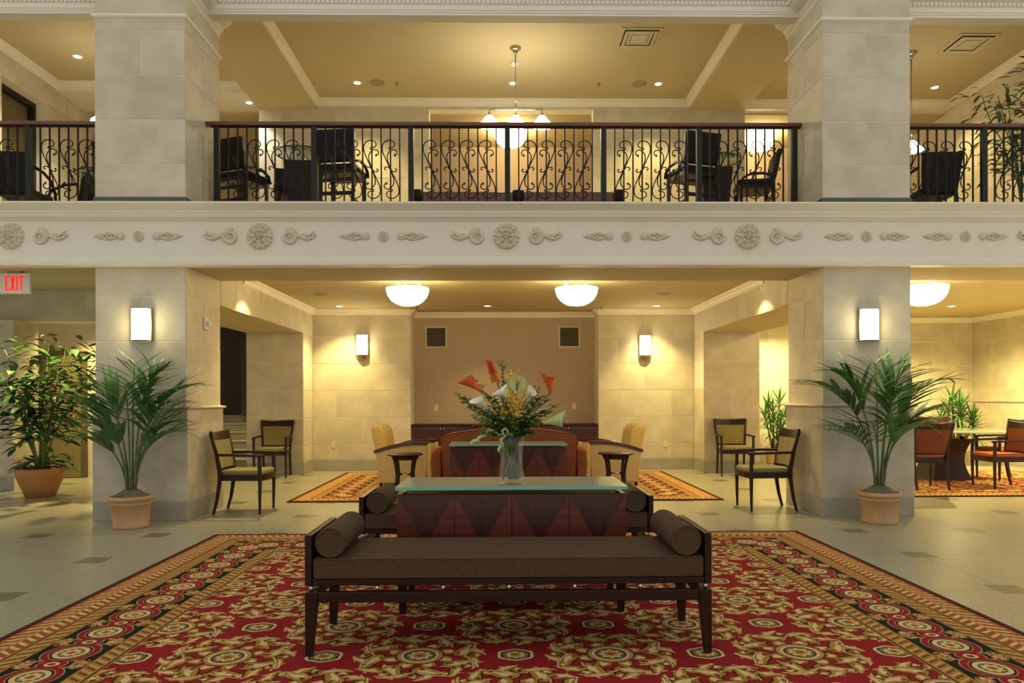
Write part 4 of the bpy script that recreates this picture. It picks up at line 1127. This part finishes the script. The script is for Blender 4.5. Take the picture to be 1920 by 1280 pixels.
palm('tall potted palm in a terracotta pot before the left column', -3.76, 7.37, 3,
     [(95, 1.30, .28, 9), (60, 1.24, .42, 10), (15, 1.10, .62, 10), (150, 1.10, .55, 10), (185, .98, .60, 10), (-25, .92, .52, 9), (-80, 1.05, .30, 9), (-120, .72, .42, 8), (35, .72, .50, 8), (-165, .58, .46, 7), (0, .62, .44, 7)])
palm('tall potted palm in a terracotta pot before the right column', 3.775, 7.37, 8,
     [(85, 1.28, .25, 9), (140, 1.22, .55, 10), (172, 1.12, .72, 10), (40, 1.24, .48, 10), (8, 1.14, .72, 10), (-15, .86, .60, 9), (-75, .98, .30, 9), (-120, .70, .48, 8), (-160, .66, .55, 9), (30, .70, .50, 8), (-45, .66, .42, 7)])
# leafy tree in a bowl planter
def leafy_tree(name, label, x, y, z, seed, nb, height, spread, lm, nleaf, lsize, potargs=None, squash=1., under=0, extra=0):
    rr = random.Random(seed); t = thing(name, label, 'plant', (x, y, z)); zb = 0.
    if potargs:
        rt, rb, h, mt = potargs
        MB().lathe([(0, 0), (rb, 0), (lerp(rb, rt, .45), h*.35), (rt*.97, h*.75), (rt, h*.9), (rt-.01, h), (rt-.03, h), (rt-.04, h-.05), (0, h-.05)], (0, 0, 0), 36, False).build('planter', mt, t)
        MB().lathe([(0, h-.03), (rt-.045, h-.045)], (0, 0, 0), 24, False).build('soil', 'moss', t); zb = h-.05
    tips = []
    for k in range(nb):
        a = 2*math.pi*k/nb+rr.uniform(-.3, .3); H = height*rr.uniform(.62, 1.); sp = spread*rr.uniform(.35, 1.)
        pts = [Vector((.05*math.cos(a), .05*math.sin(a), zb))]
        for i in range(1, 9):
            q = i/8; pts.append(Vector((.05*math.cos(a)+math.cos(a)*sp*q**1.5, (.05*math.sin(a)+math.sin(a)*sp*q**1.5)*squash, zb+(H-zb)*q))+Vector((rr.uniform(-.02, .02), rr.uniform(-.02, .02), 0)))
        MB().tube(pts, [.013*(1-.8*i/8)+.002 for i in range(9)], 6).build('stem', 'stalk', t)
        for i in range(3, 9): tips.append((pts[i], i/8))
    for k in range(nleaf):
        p, q = rr.choice(tips); a = rr.uniform(0, 2*math.pi)
        off = Vector((math.cos(a), math.sin(a)*squash, rr.uniform(-.3, .5)))*rr.uniform(.02, .26)*spread/.5
        d_ = Vector((math.cos(a), math.sin(a), rr.uniform(-.5, .45)))
        s_ = lsize*rr.uniform(.7, 1.25); o = link('leaf', rr.choice(lm), t); frame(o, p+off, d_, Vector((rr.uniform(-.3, .3), rr.uniform(-.3, .3), 1)), (s_, s_))
    ex_ = MB(); ex_.smooth = True; src = lm[0]
    for k in range(extra):
        p, q = rr.choice(tips); a = rr.uniform(0, 2*math.pi)
        off = Vector((math.cos(a), math.sin(a)*squash, rr.uniform(-.4, .5)))*rr.uniform(.02, .32)*spread/.5
        o_ = type('T', (), {})(); frame(o_, p+off, Vector((math.cos(a), math.sin(a), rr.uniform(-.6, .4))), Vector((rr.uniform(-.3, .3), rr.uniform(-.3, .3), 1)), lsize*rr.uniform(.6, 1.1))
        b = len(ex_.v); ex_.v += [tuple(o_.matrix_basis @ v_.co) for v_ in src.vertices]
        for f_ in src.polygons: ex_.face([b+i_ for i_ in f_.vertices])
    if extra: tag(ex_.build('foliage', src.materials[0], t), kind='stuff')
    for k in range(under):
        a = rr.uniform(0, 2*math.pi); r_ = rr.uniform(.05, potargs[0]*1.05); d_ = Vector((math.cos(a), math.sin(a), rr.uniform(-.55, .25) if r_ > .2 else rr.uniform(.1, .6)))
        s_ = lsize*rr.uniform(.7, 1.1); o = link('leaf', rr.choice(lm), t); frame(o, Vector((r_*math.cos(a), r_*math.sin(a), potargs[2]+rr.uniform(-.01, .14))), d_, Vector((0, 0, 1)), (s_, s_))
    return t
LT = [leaf_mesh('leaf', m_, .24, dr, 4) for m_, dr in (('leaf_d', .15), ('leaf_d', .4), ('leaf', .3))]
leafy_tree('leafy_tree', 'bushy broad-leaved tree in a round terracotta planter by the door', -6.12, 9.72, 0, 11, 11, 2.24, .84, LT, 224, .20, (.29, .17, .38, 'terra_d'), .8, 75, 620)
LF = [leaf_mesh('leaf', 'leaf_d', .16, dr, 4) for dr in (.15, .5)]
leafy_tree('ficus_tree', 'dark leafy tree on the upper floor at the right edge', 6.62, 9.2, 3.30, 5, 9, 2.0, .60, LF, 230, .17, (.20, .15, .34, 'terra_d'), extra=260)
# dracaenas
DL = [leaf_mesh('leaf', 'leaf', .055, dr, 5, .4) for dr in (.1, .3, .55)]
def dracaena(label, x, y, seed, canes, ll=.34):
    rr = random.Random(seed); t = thing('potted_dracaena', label, 'plant', (x, y, 0)); pot(t, .19, .15, .30)
    MB().lathe([(0, .275), (.165, .262)], (0, 0, 0), 20, False).build('soil', 'moss', t)
    for cx, cy, h in canes:
        c = MB().tube([(cx*.25, cy*.25, .25), (cx*.6, cy*.6, .25+(h-.25)*.5), (cx, cy, h)], [.018, .016, .014], 8).build('cane', 'bark', t)
        for k in range(30):
            q = k/29; a = k*2.4; el = lerp(-.35, 1.35, q)+rr.uniform(-.15, .15); d_ = Vector((math.cos(a)*math.cos(el), math.sin(a)*math.cos(el), math.sin(el)))
            if cy+d_.y*ll*1.15 > .44: d_.y = (.44-cy)/(ll*1.15)
            o = link('leaf', DL[0] if q > .7 else rr.choice(DL), c); s_ = ll*rr.uniform(.8, 1.15); frame(o, Vector((cx, cy, h-.22+.25*q)), d_, Vector((0, 0, 1)), (s_, s_))
    return t
dracaena('potted dracaena seen through the right opening behind the armchairs', 5.20, 13.98, 4, [(-.20, -.05, .90), (.10, .02, 1.16), (.0, .10, 1.0), (-.06, -.08, .74), (.18, -.06, .86), (-.1, .05, 1.06), (.06, -.12, .68)])
dracaena('potted dracaena in the corner behind the glass dining table', 8.35, 13.4, 9, [(-.16, -.05, .98), (.12, .02, .94), (.0, .1, 1.2), (.28, -.05, .86), (-.02, -.12, 1.04), (.16, .1, 1.08), (-.24, .05, .84), (.36, .04, .74)], .36)

# ------------------------------------------------------------------ vase of flowers on the near console
ZT = .745+ZRUG; VX, VY = -.005, 4.42
vs = MB(); vs.lathe([(0, 0), (.078, 0), (.083, .008), (.080, .035), (.070, .09), (.067, .16), (.072, .23), (.082, .295), (.078, .295), (.068, .23), (.063, .16), (.066, .09), (.075, .04), (.072, .022), (0, .022)], (0, 0, 0), 40, False)
vs = vs.build('glass_vase', 'glass'); vs.location = (VX, VY, ZT+.0005); tag(vs, 'clear waisted glass vase of flowers on the near console', 'vase')
M['petal_red'] = noisy('red_orange_petal', (.55, .045, .012), (.75, .16, .02), 14., .45)
M['petal_white'] = noisy('white_petal', (.82, .82, .70), (.88, .88, .80), 10., .45)
M['petal_green'] = noisy('pale_green_petal', (.36, .46, .14), (.55, .60, .30), 10., .45)
M['petal_yellow'] = noisy('yellow_petal', (.70, .42, .02), (.80, .55, .05), 20., .5)
M['petal_orange'] = noisy('orange_floret', (.70, .12, .03), (.85, .30, .05), 30., .5)
def fp(px, py, dy=0.): return aty(px, py, VY+dy)-Vector((VX, VY, ZT))
def stemcurve(tip, k=0):
    cl = lambda v_, m_: max(-m_, min(m_, v_))
    a = Vector((cl(-tip.x*.22, .035)+.020*math.sin(k*2.1), .040*math.cos(k*1.7), .03 if k < 50 else .19)); b = Vector((cl(tip.x*.30, .055), cl(tip.y*.4+.03*math.cos(k*1.3), .05), .29))
    return [a.lerp(b, q/4) for q in range(4)] + [b.lerp(tip, q/8)+Vector((tip.x, tip.y, 0))*(-.18*math.sin(math.pi*q/8)) for q in range(9)]
def flower_root(name, label, group=None): return thing(name, label, 'flower', (VX, VY, ZT), 0, group)
def calla(label, px, py, dy, direction, mt, size=.085, k=0):
    t = flower_root('calla_lily', label); tip = fp(px, py, dy); d_ = Vector(direction).normalized(); b = tip-d_*size*.5
    MB().tube(stemcurve(b, k), .0048, 6).build('stem', 'stalk', t)
    # spathe: flared cone, longer on one side
    z = d_; xax = z.cross(Vector((0, 1, .2))).normalized(); yax = z.cross(xax)
    rings = []
    for i in range(8):
        q = i/7; ring = []
        for j in range(14):
            a = 2*math.pi*j/14; r = size*(.10+.36*q**1.6)*(1+.15*math.cos(a)*q); h = size*(q+.38*q**3*max(0, math.cos(a)))
            ring.append(tuple(b+xax*(r*math.cos(a))+yax*(r*math.sin(a)*.8)+z*h))
        rings.append(ring)
    mb = MB(); mb.smooth = True; mb.loft(rings, False).build('spathe', mt, t)
    MB().tube([b+z*size*.15, b+z*size*.8], [size*.06, size*.03], 6).build('spadix', 'petal_yellow', t)
calla('red-orange calla lily leaning left in the vase', 890, 722, 0, (-.75, -.1, .62), 'petal_red', .11, 0)
calla('red-orange calla lily upright at the right of the bouquet', 1031, 722, .02, (-.1, -.1, 1.), 'petal_red', .10, 1)
calla('white calla lily low at the left of the bouquet', 905, 758, -.06, (-.6, -.5, .55), 'petal_white', .085, 2)
calla('pale green calla lily lying sideways near the bouquet middle', 936, 737, -.04, (.75, -.4, .2), 'petal_white', .09, 3)
calla('white calla lily right of the yellow sprays', 992, 741, -.05, (.35, -.7, .45), 'petal_white', .08, 4)
calla('pale green calla lily stretching right over the console', 1035, 790, -.08, (.95, -.2, .15), 'petal_green', .11, 5)
# green anthurium
t = flower_root('anthurium', 'yellow-green heart-shaped anthurium at the top of the bouquet'); tip = fp(971, 716)
MB().tube(stemcurve(tip, 6), .005, 6).build('stem', 'stalk', t)
mb = MB(); mb.smooth = True; pts = []
for j in range(20):
    a = 2*math.pi*j/20; r = .055*(1-.35*math.sin(a)*.6+.12*math.cos(2*a)); pts.append(tuple(tip+Vector((r*math.cos(a)*.85, -.012*math.cos(2*a)-.01, r*math.sin(a)*1.0))))
mb.v = pts+[tuple(tip+Vector((0, .008, .01)))]
for j in range(20): mb.face([j, (j+1) % 20, 20])
mb.build('spathe', 'petal_green', t); MB().tube([tip+Vector((0, -.002, -.01)), tip+Vector((.01, -.03, .03))], [.006, .004], 6).build('spadix', 'petal_yellow', t)
# torch lily
t = flower_root('torch_lily', 'tall red torch lily spike at the top of the bouquet'); tip = fp(931, 712); tp2 = fp(915, 676)
MB().tube(stemcurve(tip, 7)+[tp2], .006, 6).build('stem', 'stalk', t)
mb = MB(); mo = MB()
for k in range(70):
    q = k/69; p = tip.lerp(tp2, q); a = k*2.4; d_ = Vector((math.cos(a), math.sin(a), -.5+.9*q)); L_ = .036*(1-.5*q)
    (mo if q < .35 else mb).tube([p, p+d_*L_*.6, p+d_*L_], [.004, .006, .003], 5)
tag(mb.build('red_florets', 'petal_red', t), kind='stuff'); tag(mo.build('orange_florets', 'petal_orange', t), kind='stuff')
# sprays
def spray(label, name, px, py, dy, mt, n, r, k, spread=.035, q0=.45):
    t = flower_root(name, label, None); tip = fp(px, py, dy); pts = stemcurve(tip, k); rr = random.Random(k*7+1)
    MB().tube(pts, [.0028]*4+[.0028*(1-.06*i) for i in range(9)], 5).build('stem', 'stalk', t)
    mb = MB()
    for i in range(n):
        q = rr.uniform(q0, 1.); ii = min(len(pts)-2, int(q*(len(pts)-1))); p = pts[ii].lerp(pts[ii+1], q*(len(pts)-1)-ii)
        o = Vector((rr.uniform(-1, 1), rr.uniform(-1, 1), rr.uniform(-.6, 1)))*spread; mb.tube([p, p+o*.7], .0012, 3); mb.ball(tuple(p+o*.75), r*rr.uniform(.7, 1.2), 6, 1.2)
    tag(mb.build('blossoms' if mt != 'leaf_y' else 'buds', mt, t), kind='stuff')
for i, (px, py, dy, lb) in enumerate(((945, 712, .03, 'yellow blossom spray just left of the green anthurium'), (958, 735, -.07, 'yellow blossom spray at the centre of the bouquet'), (983, 735, .04, 'yellow blossom spray right of the bouquet centre'),
                                      (940, 770, -.09, 'short yellow blossom spray low at the centre left'), (972, 772, -.09, 'short yellow blossom spray low at the centre right'), (965, 700, .05, 'tallest yellow blossom spray behind the anthurium'))):
    spray(lb, 'blossom_spray', px, py, dy, 'petal_yellow', 40, .008, 20+i, .036, .5)
for i, (px, py, dy, lb) in enumerate(((858, 742, .03, 'budded green spray reaching far left'), (868, 752, -.03, 'budded green spray reaching left, just below the farthest one'), (880, 778, -.08, 'low budded green spray on the left'), (940, 676, .05, 'thin budded spray beside the torch lily'), (1010, 728, .05, 'thin budded spray on the right'))):
    spray(lb, 'bud_spray', px, py, dy, 'leaf_y', 44, .0075, 40+i, .030, .42)
# foliage stems with leaves
FLv = [leaf_mesh('leaf', m_, .30, .2, 3) for m_ in ('leaf', 'leaf', 'leaf_y', 'leaf_y')]
def foliage(label, px, py, dy, k, n, ls=.045, q0=.4, jit=.03):
    t = flower_root('foliage_stem', label); tip = fp(px, py, dy); pts = stemcurve(tip, k); rr = random.Random(k*3+2)
    MB().tube(pts, .0026, 5).build('stem', 'stalk', t)
    for i in range(n):
        q = lerp(q0, 1., (i+.5)/n); ii = min(len(pts)-2, int(q*(len(pts)-1))); p = pts[ii].lerp(pts[ii+1], q*(len(pts)-1)-ii); a = rr.uniform(0, 6.28)
        o = link('leaf', rr.choice(FLv), t); s_ = ls*rr.uniform(.7, 1.3); frame(o, p, Vector((math.cos(a), math.sin(a), rr.uniform(-.2, .7))), Vector((0, 0, 1)), (s_, s_))
for i, (px, py, dy, lb) in enumerate(((862, 745, -.02, 'leafy olive stem reaching left beside the budded sprays'), (880, 765, .03, 'leafy olive stem under the red calla at left'), (915, 740, -.05, 'leafy olive stem between the red and white callas'), (1048, 758, .03, 'leafy olive stem at the far right of the bouquet'), (1025, 752, -.06, 'leafy olive stem below the right red calla'), (945, 750, -.1, 'leafy olive stem in front of the yellow sprays'), (900, 812, -.1, 'drooping leafy stem beside the vase rim at left'), (1005, 812, -.1, 'drooping leafy stem beside the vase rim at right'), (880, 705, .06, 'arching eucalyptus stem at the upper left of the bouquet'), (895, 795, -.10, 'leafy green stem low at the left of the bouquet'), (925, 760, -.12, 'leafy green stem in front of the white calla lily'), (1020, 740, .05, 'eucalyptus stem at the right below the red calla'),
                                      (1035, 772, .0, 'leafy stem reaching right above the pale green calla'), (985, 775, -.12, 'leafy green stem low at the right centre'), (1012, 790, -.08, 'leafy green stem low at the right'), (955, 785, -.13, 'leafy green stem at the front centre above the vase'), (912, 780, .08, 'leafy green stem at the back left'), (1000, 760, .09, 'leafy green stem at the back right'))):
    foliage(lb, px, py, dy, 60+i, 30, .062, .36)
# hanging bead-like green twists
def twist(label, pts_px, k):
    t = flower_root('trailing_twist', label); P_ = [Vector((0, -.06, .29))]+[fp(px, py, -.08) for px, py in pts_px]
    mb = MB(); out = []
    for a, b in zip(P_[:-1], P_[1:]):
        for q in range(6): out.append(a.lerp(b, q/6))
    out.append(P_[-1]); n_ = len(out)
    mb.tube([p+Vector((.012*math.cos(i*1.3), .012*math.sin(i*1.3), .006*math.sin(i*1.3))) for i, p in enumerate(out)], [.008+.004*math.sin(i*1.3) for i in range(n_)], 8).build('twisted_stem', 'petal_green', t)
twist('pale green twisted seed stem trailing left over the vase rim', [(918, 808), (900, 822), (884, 832)], 1)
twist('pale green twisted seed stem hanging down the vase front', [(946, 805), (943, 825), (937, 846)], 2)

# ------------------------------------------------------------------ upper floor furniture
Z2 = 3.30
def bar_chair(label):
    t = thing('bar_chair', label, 'bar chair')
    for s in (-1, 1):
        bar(MB(), [(s*.20, -.20, 0), (s*.205, -.205, .72)], [.03, .04], [.03, .04]).build('front_leg', 'espresso', t, .003, 1)
        bar(MB(), [(s*.195, .26, 0), (s*.20, .20, .45), (s*.205, .195, .74), (s*.225, .265, 1.12)], [.03, .036, .04, .034], [.03, .04, .045, .03]).build('back_post', 'espresso', t, .003, 1)
        MB().box(s*.20-.012, s*.20+.012, -.19, .20, .32, .36).build('side_stretcher', 'espresso', t)
        mb = MB(); mb.loft([[(s*.245-.018, y, z-.014), (s*.245+.018, y, z-.014), (s*.245+.018, y, z+.014), (s*.245-.018, y, z+.014)] for y, z in ((.20, .80), (.05, .84), (-.10, .83), (-.20, .78), (-.22, .72))]).build('side_wing', 'espresso', t, .005, 1)
    MB().box(-.19, .19, -.215, -.19, .30, .34).build('footrest', 'espresso', t); MB().box(-.19, .19, .19, .22, .40, .44).build('rear_stretcher', 'espresso', t); MB().box(-.19, .19, .19, .22, .56, .60).build('rear_stretcher', 'espresso', t)
    MB().box(-.215, .215, -.22, .21, .66, .71).build('seat_rail', 'espresso', t)
    MB().box(-.23, .23, -.24, .20, .71, .78).build('seat', 'leather', t, .025, 3)
    MB().loft([[(-hw, y-.04, z), (hw, y-.04, z), (hw, y+.02, z), (-hw, y+.02, z)] for z, hw, y in ((.79, .19, .22), (.95, .21, .25), (1.12, .235, .282), (1.15, .235, .287))]).build('backrest', 'leather', t, .012, 2)
    return t
bc = bar_chair('x'); us = []; GB = 'bar chairs at the high tables upstairs'
place(bc, us, 'leather bar chair beside the left column upstairs, half turned', (-3.30, 9.25, Z2), R(158), GB)
place(bc, us, 'leather bar chair with its back to the railing, left of the hanging lamp', (-1.98, 8.95, Z2), R(172), GB)
place(bc, us, 'leather bar chair with its back to the railing, right of the hanging lamp', (2.30, 9.0, Z2), R(196), GB)
place(bc, us, 'leather bar chair beside the right column upstairs, side-on', (3.27, 9.55, Z2), R(262), GB)
place(bc, us, 'leather bar chair tucked behind the left high table pedestal', (-2.85, 9.95, Z2), R(20), GB)
def bar_table(label, x, y):
    t = thing('high_table', label, 'table', (x, y, Z2))
    MB().lathe([(0, 1.055), (.34, 1.055), (.345, 1.06), (.34, 1.066), (0, 1.066)], (0, 0, 0), 40).build('glass_top', 'glass_pale', t)
    MB().loft([[(-hw, -hw, z), (hw, -hw, z), (hw, hw, z), (-hw, hw, z)] for z, hw in ((0, .15), (.5, .165), (.93, .20))]).build('pedestal', 'espresso', t, .004, 1)
    MB().tube([(.345*math.cos(2*math.pi*k/40), .345*math.sin(2*math.pi*k/40), 1.06) for k in range(41)], .007, 6).build('glass_rim', 'glass_rim', t)
    MB().lathe([(.03, .93), (.03, 1.055)], (0, 0, 0), 14).build('steel_post', 'steel', t)
bar_table('high round glass table on a dark pedestal upstairs, left side', -2.55, 9.30)
bar_table('high round glass table on a dark pedestal upstairs, right side', 2.72, 9.52)
# pool table
pt = thing('pool_table', 'mahogany pool table seen behind the upstairs railing', 'pool table', (.19, 10.95, Z2)); L_, W_ = 1.42, .78
for sy in (-1, 1): MB().box(-L_, L_, sy*W_-.07 if sy > 0 else -W_-.0, sy*W_ if sy > 0 else -W_+.07, .70, .84).build('long_rail', 'cherry', pt, .012, 2)
for sx in (-1, 1): MB().box(sx*L_-.07 if sx > 0 else -L_, sx*L_ if sx > 0 else -L_+.07, -W_+.07, W_-.07, .70, .84).build('short_rail', 'cherry', pt, .012, 2)
MB().box(-L_+.07, L_-.07, -W_+.07, W_-.07, .72, .80).build('bed', 'felt', pt)
MB().box(-L_+.12, L_-.12, -W_+.12, W_-.12, .50, .70).build('cabinet', 'mahog', pt)
for px_, py_ in [(-L_, -W_), (0, -W_), (L_, -W_), (-L_, W_), (0, W_), (L_, W_)]:
    MB().lathe([(0, .70), (.075, .70), (.085, .76), (.085, .85), (.07, .862), (0, .862)], (px_*.985, py_*.975, 0), 16).build('pocket', 'leather', pt)
for sx in (-1, 1):
    for sy in (-1, 1): MB().lathe([(.05, 0), (.05, .05), (.08, .12), (.09, .45), (.06, .50)], (sx*1.05, sy*.5, 0), 16).build('leg', 'mahog', pt)
# lounge seating at the two ends of the upper floor
def tub_chair(label, x, y, rz, s=1.):
    t = thing('lounge_chair', label, 'chair', (x, y, Z2), rz)
    MB().loft([[(-hw, y_, z), (hw, y_, z), (hw, y_+.05, z), (-hw, y_+.05, z)] for z, hw, y_ in ((.40, .20, .20), (.62, .22, .23), (.86, .235, .27))]).build('backrest', 'leather', t, .012, 2)
    MB().box(-.22, .22, -.24, .21, .38, .46).build('seat', 'leather', t, .02, 2)
    for sx in (-1, 1):
        bar(MB(), [(sx*.21, -.21, 0), (sx*.21, -.21, .40)], .034, .034).build('front_leg', 'espresso', t); bar(MB(), [(sx*.20, .26, 0), (sx*.20, .20, .42)], .034, .034).build('back_leg', 'espresso', t)
        MB().tube([(sx*.25, .24, .70), (sx*.26, .08, .69), (sx*.26, -.10, .63), (sx*.255, -.20, .50), (sx*.245, -.23, .36)], .018, 8).build('arm', 'espresso', t)
    return t
tub_chair('black lounge chair at the far left of the upper floor, back to the railing', -5.79, 8.9, R(184))
tub_chair('dark armchair upstairs left of the left column, side-on', -5.62, 9.62, R(265))
tub_chair('black lounge chair right of the right column upstairs, back to the railing', 5.18, 8.85, R(176))
def low_table(label, x, y):
    t = thing('glass_table', label, 'table', (x, y, Z2))
    MB().lathe([(0, .72), (.36, .72), (.365, .726), (.36, .732), (0, .732)], (0, 0, 0), 36).build('glass_top', 'glass_pale', t)
    MB().tube([(.365*math.cos(2*math.pi*k/40), .365*math.sin(2*math.pi*k/40), .726) for k in range(41)], .007, 6).build('glass_rim', 'glass_rim', t)
    MB().lathe([(.24, 0), (.24, .02), (.04, .05), (.04, .72)], (0, 0, 0), 20).build('pedestal', 'espresso', t)
low_table('round glass table upstairs just left of the left column', -4.90, 9.12)
low_table('round glass table upstairs just right of the right column', 4.62, 9.25)
pb = thing('planter_box', 'small black planter box on the upper floor beside the left column', 'planter', (-4.68, 8.62, Z2))
MB().hexa([(-.10, -.10, 0), (.10, -.10, 0), (.10, .10, 0), (-.10, .10, 0)], [(-.14, -.14, .32), (.14, -.14, .32), (.14, .14, .32), (-.14, .14, .32)]).build('box', 'leather', pb, .005, 1)
MB().box(-.145, .145, -.145, .145, .32, .335).build('rim', 'leather', pb)
